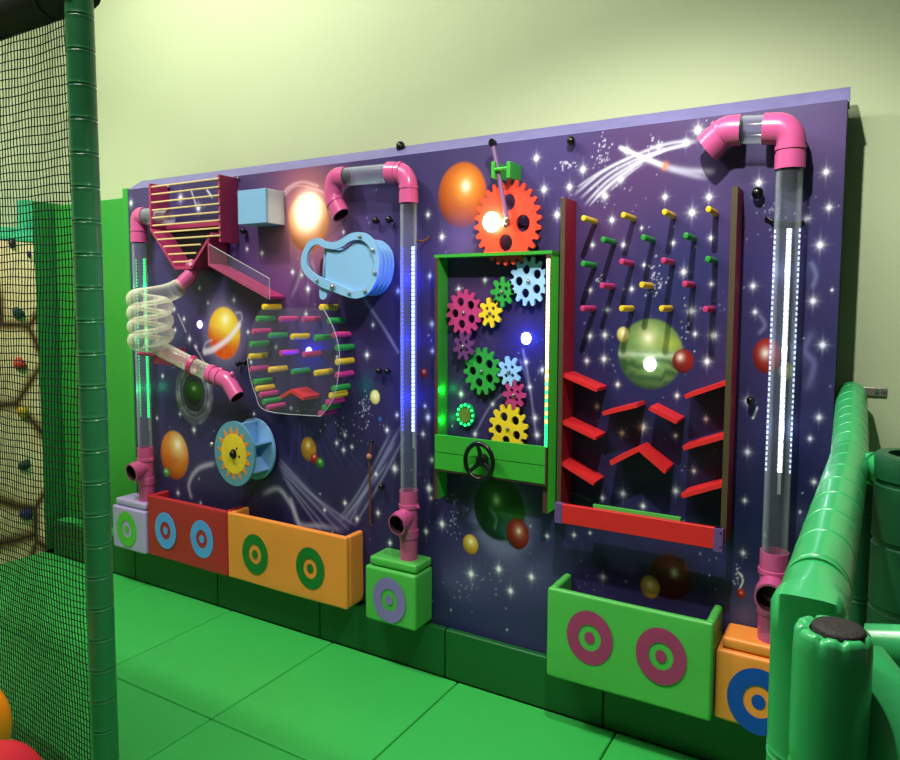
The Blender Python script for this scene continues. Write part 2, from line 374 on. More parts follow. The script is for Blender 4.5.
def stroke(pts, w, c, a, taper=(0, 0), soft=1.0):
    """soft painted line through pixel points"""
    q = [W(*p) for p in pts]; n = 26; P = []
    for i in range(len(q)-1):
        p0 = q[max(i-1, 0)]; p1 = q[i]; p2 = q[i+1]; p3 = q[min(i+2, len(q)-1)]
        for k in range(n):
            t = k/n; P.append([.5*((2*p1[j])+(-p0[j]+p2[j])*t+(2*p0[j]-5*p1[j]+4*p2[j]-p3[j])*t*t+(-p0[j]+3*p1[j]-3*p2[j]+p3[j])*t**3) for j in range(2)])
    P.append(list(q[-1])); P = np.array(P); m = pxr(*pts[len(pts)//2], 0, w)
    b0 = P.min(0)-m*4; b1 = P.max(0)+m*4
    sl = win((b0[0]+b1[0])/2, (b0[1]+b1[1])/2, (b1[0]-b0[0])/2, (b1[1]-b0[1])/2)
    D = np.full(X[sl].shape, 9.0); S = np.zeros(X[sl].shape)
    for i in range(0, len(P)-1):
        ax, az = P[i]; bx, bz = P[i+1]; dx, dz = bx-ax, (bz-az)/A; l2 = dx*dx+dz*dz+1e-12
        t = np.clip(((X[sl]-ax)*dx+(Z[sl]-az)/A*dz)/l2, 0, 1)
        d = np.hypot(X[sl]-ax-t*dx, (Z[sl]-az)/A-t*dz); k = d < D; D[k] = d[k]; S[k] = ((i+t)/(len(P)-1))[k]
    env = np.clip(S/max(taper[0], 1e-6), 0, 1) if taper[0] else np.ones_like(S)
    if taper[1]: env = env*np.clip((1-S)/taper[1], 0, 1)
    over(L(c), a*np.exp(-(D/m)**2*soft)*env, sl)
def star(u, v, s=1.0, a=.95, c='#f0f2ff', long=1.0):
    x, z = W(u, v); k = pxr(u, v, 0, 1.0)*s; w = k*14
    sl = win(x, z, w, w*A); dx = np.abs(X[sl]-x); dz = np.abs(Z[sl]-z)/A; d = np.hypot(dx, dz)
    core = np.exp(-(d/(k*1.9))**2)+.28*np.exp(-(d/(k*4.2))**2)
    sp = np.exp(-(dx/(k*.75))**2)*np.exp(-dz/(k*3.6*long))+np.exp(-(dz/(k*.75))**2)*np.exp(-dx/(k*2.6))
    e1 = np.abs(dx-dz)/1.41; sp2 = np.exp(-(e1/(k*.7))**2)*np.exp(-d/(k*2.0))*.7
    over(L(c), np.clip(a*(core+sp*.9+sp2), 0, 1), sl)
def spatter(u, v, ru, rv, n, seed, c='#e8e8ff', a=.8):
    r = np.random.RandomState(seed)
    for _ in range(n):
        uu = u+r.randn()*ru; vv = v+r.randn()*rv; x, z = W(uu, vv); k = pxr(u, v, 0, r.uniform(.35, .8))
        sl = win(x, z, k*3, k*3*A)
        if X[sl].size: over(L(c), a*np.exp(-(np.hypot(X[sl]-x, (Z[sl]-z)/A)/k)**2), sl)
IMG = (IMG*.78+np.array(lin('#33365a'))*.22)*.90
for u, v, r, c, a in [(640,172,46,'#5c3a68',.45),(600,228,28,'#5e3c6c',.45),(700,205,34,'#503a72',.4),(742,240,20,'#523c74',.45),(300,272,36,'#74488a',.45),(345,255,24,'#6a4c86',.35),(250,275,24,'#583c78',.35),(520,170,30,'#5a4a8a',.35),(470,275,26,'#4c3560',.4),(560,230,18,'#54508c',.4),
        (820,135,26,'#5c3e70',.4),(790,470,22,'#1a2050',.4),(360,500,30,'#3c2c58',.3),(660,290,40,'#1f3468',.4),(620,420,50,'#1c2858',.4)]: glow(u, v, r, c, a, 1.8)
# swooshes, upper right
def z56(l): return [(560+a/5.625, 120+b/5.625) for a, b in l]
for l, w, a in [([(75,425),(250,285),(440,192),(600,135),(775,112)], 1.4, .55), ([(110,445),(280,300),(470,205),(640,155),(775,120)], 1.3, .6), ([(135,482),(265,345),(430,240),(600,165),(740,140)], 1.2, .6),
                ([(160,487),(300,345),(480,222),(600,170)], 1.0, .6), ([(95,380),(230,290),(420,200)], 1.0, .45), ([(190,440),(330,335),(420,265)], 1.2, .35), ([(280,400),(380,310),(470,240)], .9, .4), ([(200,440),(340,310),(520,205)], 3.5, .18)]:
    stroke(z56(l), w, '#e6e8fa', a, (.12, .15))
stroke(z56([(325,150),(385,175),(470,212),(590,260)]), 1.6, '#ffffff', .85, (.15, 0)); stroke(z56([(470,212),(590,260),(720,285),(880,290)]), 2.6, '#dcdcf0', .45, (.1, .1)); stroke(z56([(590,268),(720,305),(840,330)]), 2.2, '#d0d0ea', .4, (.2, .3))
glow(665, 166, 3.2, '#e07a3a', .95)
spatter(567, 165, 5, 3, 26, 1); spatter(602, 156, 4, 8, 40, 2); spatter(655, 147, 5, 5, 22, 3); spatter(606, 190, 30, 14, 30, 4, a=.5); spatter(655, 280, 5, 10, 40, 5); spatter(598, 278, 4, 2, 10, 6); spatter(685, 330, 2, 14, 18, 7); spatter(770, 215, 10, 10, 30, 8, a=.5)
spatter(707, 138, 4, 6, 20, 9); spatter(365, 408, 3, 8, 40, 10); spatter(345, 430, 8, 10, 20, 11, a=.5); spatter(452, 520, 3, 12, 26, 12, a=.5); spatter(470, 590, 14, 10, 30, 13, a=.4); spatter(738, 580, 3, 6, 16, 14)
for sd in range(40):
    spatter(random.uniform(140, 830), random.uniform(170, 600), 16, 16, 5, 100+sd, a=.35)
# V of streaks, lower left
for p in [((278,458),(315,497),(350,531)),((279,468),(310,500),(340,532)),((281,474),(306,504),(328,530)),((277,462),(312,495),(356,526)),((286,482),(306,510),(322,532)),
          ((402,424),(372,478),(348,525)),((396,440),(370,482),(344,522)),((388,462),(364,494),(340,522)),((405,436),(378,486),(354,526)),((392,430),(360,490),(338,520))]:
    stroke(p, 1.3, '#b9b6dc', .33, (.15, .1)); 
stroke([(278,460),(315,500),(350,530)], 6, '#8a86b8', .22, (.2, .1)); stroke([(400,430),(372,482),(346,524)], 6, '#7f80b8', .2, (.2, .1))
stroke([(192,500),(189,484),(198,469),(216,463)], 2.2, '#d6d4ec', .5, (.1, .1)); stroke([(261,495),(278,489),(291,505),(300,524),(320,526),(345,531)], 2.6, '#d6d4ec', .5, (.1, .2)); stroke([(291,500),(300,528)], 2.2, '#e6e4f4', .4)
stroke([(523,350),(530,388),(536,436)], 1.2, '#b8b8e0', .4); stroke([(475,434),(492,404),(520,380)], 1.1, '#a8a8d8', .35); stroke([(530,388),(520,360)], 1.0, '#a8a8d8', .3)
stroke([(365,300),(385,330),(398,352)], 1.6, '#c0c0e6', .35); stroke([(303,262),(298,282),(290,300)], 2, '#d8c8ec', .3, (0,.4)); stroke([(312,262),(320,285),(330,296)], 2, '#d8c8ec', .25, (0,.4))
stroke([(280,200),(288,188),(302,182),(318,186)], 1.2, '#f4d8e4', .55); stroke([(284,196),(296,186),(318,190),(335,199)], 1.0, '#f4d8e4', .45)
stroke([(232,176),(240,196)], .7, '#ffffff', .6); stroke([(191,190),(197,208)], .7, '#ffffff', .6); stroke([(207,190),(212,197)], .9, '#ffffff', .7); stroke([(178,314),(186,332)], .6, '#ffffff', .4); stroke([(194,345),(204,362)], .6, '#ffffff', .5)
for a0 in range(9): stroke([(296+a0*4, 420),(292+a0*7, 450),(286+a0*11, 480)], 1.5, '#4a4890', .25, (.2,.4))
stroke([(810,260),(816,275),(811,290)], 2.2, '#a0a4cc', .35, (.2,.2)); stroke([(757,312),(765,325),(757,335)], 2, '#a8a8cc', .3, (.2,.2)); stroke([(813,330),(805,350),(814,365),(806,392)], 3, '#8c86b4', .4, (.2,.2)); stroke([(757,408),(753,418)], .9, '#ffffff', .9)
stroke([(738,572),(743,580),(739,590)], .7, '#ffffff', .7); stroke([(565,490),(590,500)], .6, '#9a9ac8', .4)
IMG = IMG
# planets
LX, LZ = -.35, .45
def planet(u, v, ru, rv, c, hi, sh, hpos=(-.1, .25), hs=.35, edge=.08, a=1.0, dark=.7):
    x, z = W(u, v); rx = abs(at(u+ru, v, 0).x-at(u-ru, v, 0).x)/2; rz = abs(at(u, v-rv, 0).z-at(u, v+rv, 0).z)/2
    sl = win(x, z, rx*1.3, rz*1.3); dx = (X[sl]-x)/rx; dz = (Z[sl]-z)/rz; d = np.hypot(dx, dz)
    al = np.clip((1-d)/edge, 0, 1)*a
    t = np.clip((dx*-.35-dz*.85+.35)*.75, 0, 1)*dark+np.clip((d-.6)/.4, 0, 1)*.35
    t = np.clip(t, 0, 1); col = L(c)*(1-t[..., None])+L(sh)*t[..., None]
    h = np.exp(-(np.hypot(dx-hpos[0], dz-hpos[1])/hs)**2); h2 = np.exp(-(np.hypot(dx-hpos[0], dz-hpos[1])/(hs*.38))**2)*.8
    col = col*(1-h[..., None]*.75)+L(hi)*h[..., None]*.75; col = col*(1-h2[..., None])+L('#fff4e0')*h2[..., None]*1
    IMG[sl] = IMG[sl]*(1-al[..., None])+col*al[..., None]
    return sl, dx, dz, d, al
def tex(r, fn, a):
    sl, dx, dz, d, al = r; m = np.clip(fn(dx, dz)*al*a, 0, 1); return sl, m
planet(462, 195, 25, 34, '#c06424', '#e8b450', '#5a2412', (.15, .25), .42)
glow(462, 240, 20, '#7a6cb8', .4)
glow(308, 218, 34, '#e0907a', .75, 2.2); r_ = planet(308, 222, 21, 31, '#e08434', '#ffedd0', '#8a3a10', (0, .35), .75); glow(308, 211, 15, '#fff6e6', .9, 2.6)  # white patch on the sun's top: spotlight glare put into the paint
glow(224, 333, 28, '#c8c0e0', .35, 3); r_ = planet(224, 333, 16.5, 27, '#e2c634', '#f4ec8c', '#d8601c', (.1, .5), .35); sl, m = tex(r_, lambda x, z: np.clip((-z+.1-.3*x)*1.6, 0, 1), .85); over(L('#c03a14'), m, sl); 
nn = np.clip((fbm(16, 77, 3)-.5)*4, 0, 1); over(L('#e08028'), m*nn[sl]*.8, sl)
for off, al in ((-2, .55), (0, .7), (2, .5)): stroke([(204, 352+off), (214, 349+off), (229, 338+off), (240, 324+off)], 1.5, '#e4e0ec', al)
stroke([(203, 351), (206, 343), (212, 340)], 1.2, '#c8c4dc', .5); stroke([(242, 320), (241, 313), (236, 313)], 1.1, '#c8c4dc', .5)
x0, z0 = W(194, 393); sl = win(x0, z0, .24, .28); dd = np.hypot(X[sl]-x0, (Z[sl]-z0)/A)/pxr(194, 393, 0, 1); ring = (np.exp(-((dd-22)/2.2)**2)+np.exp(-((dd-17.5)/1.3)**2)*.8+np.exp(-((dd-26)/1.6)**2)*.5)*(.35+.65*nn[sl]); over(L('#c8c8dc'), ring*.85, sl); over(L('#14182c'), np.exp(-(dd/14)**4)*.6, sl); over(L('#5a6a74'), np.exp(-((dd-13)/1.2)**2)*.4, sl)
planet(194, 391.5, 9.5, 10.5, '#2c6a28', '#5a9a48', '#153a14', (0, .3), .4)
r_ = planet(174.5, 455, 14.3, 25, '#d88a2c', '#f0d89a', '#a03c14', (.25, .45), .5); over(L('#c85a1c'), (r_[4]*nn[r_[0]]*.35*(r_[2] < .3)), r_[0]); planet(166.5, 472.5, 3.6, 4.8, '#5aa048', '#c8f0b8', '#2a6020')
planet(308.5, 449, 8, 12.5, '#b8862c', '#e8c468', '#6a4214', (0, .3)); planet(314.5, 458.5, 4, 5.5, '#a8281c', '#f0b0a0', '#5a140c', (-.1, .4), .3); planet(320, 463, 4, 5.5, '#3a8a34', '#a0e090', '#1c4a1c', (0, .3), .3)
glow(366, 386, 10, '#1e6a6e', .6); planet(375, 397, 5, 7.5, '#e8e08c', '#fbf8c8', '#b8a84a', (0, .2), .5); glow(380, 419, 1.6, '#3a7ae0', .95)
glow(502, 520, 34, '#8c92b8', .5, 6); planet(499, 509, 26.5, 33, '#16431f', '#5a8a58', '#0a1e18', (-.1, .25), .3); stroke([(508,520),(505,530),(510,540)], 6, '#245a5a', .6); stroke([(490,508),(496,518),(495,528)], 1.6, '#4a7a6a', .6); stroke([(503,512),(515,514),(524,512)], 5, '#3a7a2c', .5)
planet(517.5, 534, 12, 16, '#8c241c', '#e0a090', '#3c0c0c', (.1, .2), .35); planet(470.5, 544.5, 8, 10.5, '#d0a83c', '#f6e4a0', '#6a4a14', (.05, .3), .4)
r_ = planet(650, 354, 33.5, 36.5, '#7c9a5c', '#e0e6a8', '#2c4a2c', (-.05, .45), .3); sl = r_[0]
bands = .5+.5*np.sin((r_[2]*A+.25*(nn[sl]-.5)+.12*r_[1]**2)*17); over(L('#2a4a30'), r_[4]*bands*(r_[2] < .08)*.75, sl); over(L('#c8d8b8'), r_[4]*np.exp(-((r_[2]+.02)/.09)**2)*.6, sl); over(L('#b8bc4c'), r_[4]*np.exp(-((r_[1]-.6)/.35)**2-((r_[2]-.3)/.2)**2)*.6, sl)
planet(623, 334.5, 6.5, 8, '#d8cc7c', '#f4eeb8', '#8a7c34', (0, .2), .5); planet(683, 361, 11.2, 12.5, '#902824', '#f6dcd0', '#4a1010', (-.25, .3), .32)
glow(670, 578, 26, '#3a1c28', .5, 4); planet(670, 577, 21.5, 23.5, '#5a1c1c', '#8a4034', '#2a0c10', (.2, .2), .4); planet(650, 587, 10.2, 12, '#b8983c', '#ecdc94', '#5a4414', (0, .2), .45)
planet(766.5, 356, 14.5, 18.5, '#a82c20', '#fbe4d4', '#5a1410', (-.1, .15), .3); planet(786, 371, 7.5, 9.5, '#d0c470', '#f4ecb0', '#8a7c34', (0, 0), .5)
planet(741, 593.5, 4.2, 5, '#c0241c', '#e06a50', '#6a100c', (0, .2), .4); planet(424, 373, 4, 5, '#901c1c', '#f0c0b0', '#4a0c0c', (0, .3), .3)
# stars
ST = [(180.5,198,1.2),(198.4,208,1.1),(131,203,.9),(174,309,.7),(199.5,288,.6),(234,300,.7),(208,303,.5),(175,330,.6),(184,319,.6),(189.6,339,.8),(196,347,.6),(162.6,376,.6),(157,418,.6),(180,414,.6),(194,430,.9),(248,332,.6),(251,362,.6),
 (262,253,.8),(247,249,.6),(292.6,272,.8),(301.7,275,.7),(308,289,1),(398,291,.9),(343.6,232,.6),(367,355,.9),(373,325,.7),(306,314,.8),(337,357,.5),(276,347,.6),(291,408,.5),(254,414,.5),(345,435,.6),(387,430,.8),(397,415,.7),
 (343.6,450,.8),(336.7,443,.7),(352,447,.6),(395,469,1),(423,434,.8),(430,489,.8),(390,543,.8),(426,532,.7),(345,503,.8),(324.6,510,.6),(357,519,.8),(378,513,.8),(376,474,.7),(178,493,.8),(200.6,503,.6),(394.7,468,.9),(428,417,.9),(425,406,.6),(429,488,.9),(431,498,.7),(442,524,1.1),
 (471,574,1.3),(498.7,569,1.2),(531.4,577,1.1),(510.5,591,1.1),(536.4,158,1.1),(544,189.5,1.2),(569.5,187,1.1),(583,169.5,1.2),(557,214.7,1),(428,214.7,.9),(442,237,1),(430,276,.8),(432,324,.9),(432.5,351,.8),(485,280,.8),(458.7,289,.8),(526,362,.8),(542.5,370,.9),
 (461,394,.9),(492.7,404,.7),(529.6,387,.8),(535,418,.9),(537,435,1),(475,434,.8),(428,418,.7),(432,460,.8),(429,489,.8),(547,536,.7),(426,531,.7),(557,215,1),(612,220,1),(623.6,245,.9),(605,196,1),(665,197,1),(709,197,1.2),(692,212.6,1.4),(592.6,245,.8),(673,243,.8),(711,238,.9),
 (683.5,272,1.2),(631.7,289,.8),(607.5,309.7,.8),(590,290,.8),(644,265,.6),(589.6,336,1),(604.8,335,1),(586.8,360.8,.9),(604,359,1.1),(691.5,311,1.2),(712,284,.8),(713.4,335.5,1.2),(695,334,.8),(707,361.5,1.2),(641.6,228,.6),(642.5,427,1.4),(677,395.6,.8),(617.7,384.5,.8),(623,493.6,1.1),
 (675.7,491,1.1),(643,506,.9),(622,433,.9),(706,419,.8),(694,471,.8),(597,406.6,.8),(602.5,498,.8),(675.7,435.6,.7),(747.5,401,1.2),(747.5,452,1.1),(744.8,500.6,.8),(743,553,.9),(758.7,183,1.3),(826,172,1.2),(829,207.5,1.1),(820,245,1.4),(807,218.6,1),(698,130,1.5),
 (753,286,1.1),(813,301,1.3),(822.6,345,1.3),(819,417.5,1.1),(810,438.6,.8),(814,482,.9),(755,312,.9),(604.4,195.6,.9),(621,179.6,1),(658.7,146.7,1),(626.7,150.6,1.1),(686,142,1.1),(574,535,.7),(603,577,1),(590,533,.5),(560,500,.6),(800,512,.5),(832,290,.5)]
for u, v, s in ST: star(u, v, s*.82, .85, long=.9)
for i in range(70): star(random.uniform(140, 835), random.uniform(165, 640), random.uniform(.15, .3), .45)
def mural_mat():
    m = bpy.data.materials.new('painted_space_mural'); m.use_nodes = True; nt = m.node_tree; b = nt.nodes['Principled BSDF']
    a = nt.nodes.new('ShaderNodeAttribute'); a.attribute_name = 'paint'
    nt.links.new(a.outputs['Color'], b.inputs['Base Color'])
    b.inputs['Roughness'].default_value = .42; b.inputs['Specular IOR Level'].default_value = .3
    return m
panel = thing('play_panel', (-1.06, .05, .19), 'large wall panel painted with a purple space mural of stars and planets', 'wall panel')
me = bpy.data.meshes.new('painted_face')
co = np.stack([X+1.06, np.full_like(X, -.05), Z-.19], -1).reshape(-1, 3)
idx = np.arange(NX*NZ).reshape(NZ, NX)
q = np.stack([idx[:-1, :-1], idx[:-1, 1:], idx[1:, 1:], idx[1:, :-1]], -1).reshape(-1, 4)
me.vertices.add(len(co)); me.vertices.foreach_set('co', co.ravel()); me.loops.add(q.size); me.loops.foreach_set('vertex_index', q.ravel().astype(np.int32))
me.polygons.add(len(q)); me.polygons.foreach_set('loop_start', np.arange(0, q.size, 4, dtype=np.int32)); me.update(); me.validate()
at_ = me.color_attributes.new('paint', 'FLOAT_COLOR', 'POINT')
at_.data.foreach_set('color', np.concatenate([np.clip(IMG, 0, 1), np.ones((NZ, NX, 1))], -1).ravel().astype(np.float32))
me.materials.append(mural_mat()); o = bpy.data.objects.new('painted_face', me); COL.objects.link(o); o.parent = panel
capm = mat('purple_cap_strip', '#716ca0', .4, .25, 14)
cz = at(848, 88, .096).z
pts = [(0.0005, PZ1), (.0005, PZ1-.006), (.1, PZ1-.006), (.1, cz), (.085, cz)]
mb = MB(); n = len(pts); vs = [(PX0, y, z) for y, z in pts]+[(PX1+.004, y, z) for y, z in pts]
mb.add(vs, [tuple(range(n))]); mb.add(vs, [tuple(range(n, 2*n))[::-1]], 1); mb.add(vs, [(i, (i+1) % n, n+(i+1) % n, n+i) for i in range(n)])
mb.build('cap_strip', [capm, MT['black']], panel, smooth=0)  # black right end stands in for the darkness of the open cap
mb = MB().box((PX0, .001, PZ0), (PX1, WY-.01, PZ1-.007)); mb.build('panel_core', mat('panel_side', '#2a2448', .6), panel, smooth=0)

# ------------------------------------------------------------------ bins and boxes with target rings
def target(parent, x, y, z, r, mring, inner=.49, dot=.22):
    t = MB().prism(oval(x, z, r, 48), y-.0010, y, holes=[oval(x, z, r*inner, 36)]).build('target_ring', mring, parent, smooth=30)
    MB().prism(oval(x, z, r*dot, 28), y-.0010, y).build('bullseye', mring, t, smooth=30)
def lumpy(mb, a, b, n=(14, 3, 8), amp=.004, seed=1):
    """padded cuboid: gridded box whose faces swell a little"""
    bm = bmesh.new(); r = random.Random(seed); ph = [r.uniform(0, 6) for _ in range(6)]
    x0, y0, z0 = a; x1, y1, z1 = b; nx, ny, nz = n; vs = {}
    def V(i, j, k):
        if (i, j, k) not in vs:
            x = x0+(x1-x0)*i/nx; y = y0+(y1-y0)*j/ny; z = z0+(z1-z0)*k/nz
            ex = min(i, nx-i) > 0; ey = min(j, ny-j) > 0; ez = min(k, nz-k) > 0
            w = amp*(.6+.5*math.sin(9*x+ph[0]+5*z)+.35*math.sin(21*z+ph[1]-8*x))
            if not ey and ex and ez: y += (-w if j == 0 else 0)
            if not ez and ex: z += (w*.5 if k == nz else -w*.9)*(1 if ex else 0)
            if not ex and ez: x += (w if i == nx else -w)*.5
            vs[(i, j, k)] = bm.verts.new((x, y, z))
        return vs[(i, j, k)]
    for i in range(nx):
        for k in range(nz): bm.faces.new((V(i,0,k), V(i+1,0,k), V(i+1,0,k+1), V(i,0,k+1))); bm.faces.new((V(i,ny,k), V(i,ny,k+1), V(i+1,ny,k+1), V(i+1,ny,k)))
    for i in range(nx):
        for j in range(ny): bm.faces.new((V(i,j,0), V(i,j+1,0), V(i+1,j+1,0), V(i+1,j,0))); bm.faces.new((V(i,j,nz), V(i+1,j,nz), V(i+1,j+1,nz), V(i,j+1,nz)))
    for j in range(ny):
        for k in range(nz): bm.faces.new((V(0,j,k), V(0,j,k+1), V(0,j+1,k+1), V(0,j+1,k))); bm.faces.new((V(nx,j,k), V(nx,j+1,k), V(nx,j+1,k+1), V(nx,j,k+1)))
    bm.verts.index_update(); mb.add([v.co[:] for v in bm.verts], [[v.index for v in f.verts] for f in bm.faces]); bm.free(); return mb
def tray(name, x0, x1, d, label, m, ring, rc, rr=.0842, z0=.22, z1=.55, seed=1):
    t = thing(name, ((x0+x1)/2, -d/2, z0), label, 'bin'); T = .024
    lumpy(MB(), (x0, -d, z0), (x1, -d+T, z1), (18, 2, 9), .002, seed).build('front_panel', m, t, bevel=.009, seg=3)
    for a in (x0, x1-.028):
        lumpy(MB(), (a, -d+T+.001, z0+.004), (a+.028, -.001, z1-.003), (2, 4, 8), .003, seed+3).build('side_panel', m, t, bevel=.008, seg=3)
    MB().box((x0+.03, -d+T+.001, z0+.004), (x1-.03, -.001, z0+.026)).build('base_panel', m, t, bevel=.005)
    for u, v in rc:
        p = at(u, v, -d); target(t, p.x, -d-.0032, p.z, rr, ring)
    return t
tray('ball_bin', -2.541, -1.932, .125, 'red padded bin with two sky blue target rings', MT['red'], MT['r_sky'], [(166, 530.5), (202.3, 539)], seed=2)
tray('ball_bin', -1.927, -1.180, .125, 'orange padded bin with two dark green target rings', MT['orange'], MT['r_green'], [(255.4, 554), (310.5, 568.2)], seed=3)
tray('ball_bin', -.211, .363, .175, 'large lime green padded bin with two pink target rings', MT['lime'], MT['r_pink'], [(589.7, 637.6), (661, 656)], seed=4)
def padbox(x0, x1, label, m, ring, rc, rr, seed, lid_in=.016, z1=.455):
    t = thing('padded_box', ((x0+x1)/2, -.07, .22), label, 'box')
    lumpy(MB(), (x0, -.14, .22), (x1, -.002, z1), (8, 4, 8), .002, seed).build('box_body', m, t, bevel=.01, seg=3)
    lumpy(MB(), (x0+lid_in, -.128, z1+.005), (x1-.004, -.002, z1+.04), (8, 4, 2), .003, seed+1).build('lid', m, t, bevel=.009, seg=3)
    p = at(rc[0], rc[1], -.14); target(t, p.x, -.1432, p.z, rr, ring)
padbox(-2.824, -2.548, 'small lilac padded box with lime green target ring', MT['lilac'], MT['r_lime'], (127, 529), .0842, 5)
padbox(-1.066, -.808, 'small lime green padded box with purple target ring', MT['lime'], MT['r_purple'], (389.4, 600), .0842, 6)
padbox(.368, .70, 'small orange padded box with blue target ring by the handrail', MT['orange'], MT['r_blue'], (758.5, 701.5), .094, 7)

# ------------------------------------------------------------------ clear pipes
PY = -.068
def ledstrip(name, parent, path_u, v0, v1, y, mt, w, dots=None, off=None, length=.0075, dx=0.0, x=None):
    pass
def pipe_run(label, r, cx_top, cx_bot, v_top, v_end, v_base, tops, led, seedx):
    """vertical clear tube from v_top to v_end, pink tee below, standing at v_base"""
    xb = at(cx_bot, v_end, PY).x; xt = at(cx_top, v_top, PY).x; xc = (xb+xt)/2
    zb = .492; zt = at(cx_top, v_top, PY).z; ze = at(cx_bot, v_end, PY).z
    t = thing('clear_pipe', (xc, PY, zb), label, 'pipe')
    MB().tube([(xc, PY, ze-.02), (xc, PY, zt+.02)], r, 24, inner=.93).build('clear_tube', MT['tube'], t, smooth=60)
    R1 = r*1.09; R2 = r*1.2
    z_t = ze
    path = []; rad = []
    for z, q in [(zb, R1), (z_t-.30, R1), (z_t-.30, R1), (z_t-.205, R1), (z_t-.203, R2), (z_t-.168, R2), (z_t-.166, R1), (z_t-.075, R1), (z_t-.073, R2*1.03), (z_t-.058, R2*1.03), (z_t-.056, R1*1.04), (z_t, R1*1.04)]:
        if zb <= z: path.append((xc, PY, z)); rad.append(q)
    tee = MB().tube(path, rad, 24, inner=.9).build('tee_fitting', MT['pink'], t, smooth=50)
    bz = z_t-.118
    br = MB().tube([(xc, PY-.01, bz+.012), (xc, PY-.058, bz), (xc, PY-.06, bz), (xc, PY-.09, bz-.008)], [R1*.98, R1*.98, R2, R2], 24, inner=.86, mi=0, mi_in=1)
    br.ball((xc, PY-.02, bz+.008), R1*.82, 14, 8, 1)
    br.build('branch_socket', [MT['pink'], MT['pink_in']], tee, smooth=50)
    MB().tube([(xc+r*1.1, PY, z_t-.066), (xc+r*1.55, PY, z_t-.066)], .006, 8).build('clamp_screw', MT['pink'], tee)
    # elbows / horizontal run
    for kind, pts, rads, fl in tops:
        w = [Vector((xc, PY, zt)) if p == 'T' else at(p[0], p[1], PY) for p in pts]
        if pts[0] == 'T':
            w = [Vector((xc, PY, zt-.012))]+w[1:]; w[1].x = xc
        P = fillet(w, fl, 10)
        if kind == 'elbow':
            n = len(P); rr = [R1]*n
            e = MB().tube(P, rr, 24, inner=.9, mi_in=1)
            def collar(i0, i1, ln, q):
                a = Vector(P[i0]); d = (Vector(P[i1])-a); d.normalize()
                for s0, s1 in ((0, ln), ): e.tube([a-d*.001+d*s0, a+d*s1], R2*q, 24, inner=.86, mi_in=1)
                e.tube([a+d*(ln+.012), a+d*(ln+.024)], R2*q*1.02, 24, inner=.86)
            if 'a' in rads: collar(0, 1, .045, .96)
            if 'b' in rads: collar(-1, -2, .045, .96)
            e.build('elbow', [MT['pink'], MT['pink_in']], t, smooth=50)
        else:
            MB().tube(P, r*.98, 24, inner=.93).build('cross_tube', MT['tube'], t, smooth=60)
    # led tape at the back; two dim glowing rows stand in for its side reflections
    (bright, dim, vt, vb, ux) = led
    z1 = at(ux, vt, PY).z; z0 = at(cx_bot, vb, PY).z
    sx = at(ux, (vt+vb)/2, PY).x-at((cx_top+cx_bot)/2+(cx_top-cx_bot)*0, (vt+vb)/2, PY).x
    sx = max(-.6*r, min(.78*r, ledoff[seedx]*r))
    ls = MB().box((xc+sx-.008, PY+.0105, z0), (xc+sx+.008, PY+.013, z1)).build('led_tape', MT['led_off'], t, smooth=0)
    mb = MB(); k = int((z1-z0)/.017)
    for i in range(k):
        z = z0+(z1-z0)*(i+.5)/k; mb.box((xc+sx-ledw[seedx], PY+.006, z-.0058), (xc+sx+ledw[seedx], PY+.0102, z+.0058))
    mb.build('led_lights', bright, ls, smooth=0)
    for s in (-.90, .90):
        mb = MB()
        for i in range(0, k):
            z = z0+(z1-z0)*(i+.5)/k; mb.box((xc+s*r-.0022, PY+.000, z-.0045), (xc+s*r+.0022, PY+.004, z+.0045))
        mb.build('side_glints', dim, ls, smooth=0)
    MB().box((xc+sx-.005, PY+.0105, z0-.07), (xc+sx+.005, PY+.013, z0-.001)).build('tape_tail', MT['led_off'], ls, smooth=0)
    return t, xc
ledoff = [.70, .50, .12]; ledw = [.0062, .006, .0045]
pipe_run('clear pipe with green light strip at the left end, standing on the lilac box', .0372, 139.3, 145, 240, 447, 500,
    [('elbow', ['T', (139.3, 216), (145.5, 216)], 'a', .055), ('cross', [(143, 216), (170, 217)], '', .02)], (MT['led_g'], MT['glint_g'], 258, 418, 147), 0)
pipe_run('clear pipe with blue light strip in the middle, standing on the small green box', .0345, 408.5, 408.7, 200, 490, 558,
    [('elbow', ['T', (408.5, 173), (388.5, 173)], 'ab', .06), ('cross', [(391, 173), (343, 177)], '', .02),
     ('elbow', [(346, 176.8), (333, 178), (333, 199), (341, 215)], 'b', [.05, .06])], (MT['led_bc'], MT['led_b'], 246, 432, 412), 1)
pipe_run('tall clear pipe with white light strip at the right, behind the padded handrail', .0385, 790, 774.5, 165, 551, 642,
    [('elbow', ['T', (789, 128.5), (763.5, 129)], 'a', .075), ('cross', [(766, 129), (737, 130)], '', .02),
     ('elbow', [(741, 130), (724, 131), (706.5, 149.5)], 'b', [.07])], (MT['led_w'], MT['glint_w'], 228, 473, 785), 2)

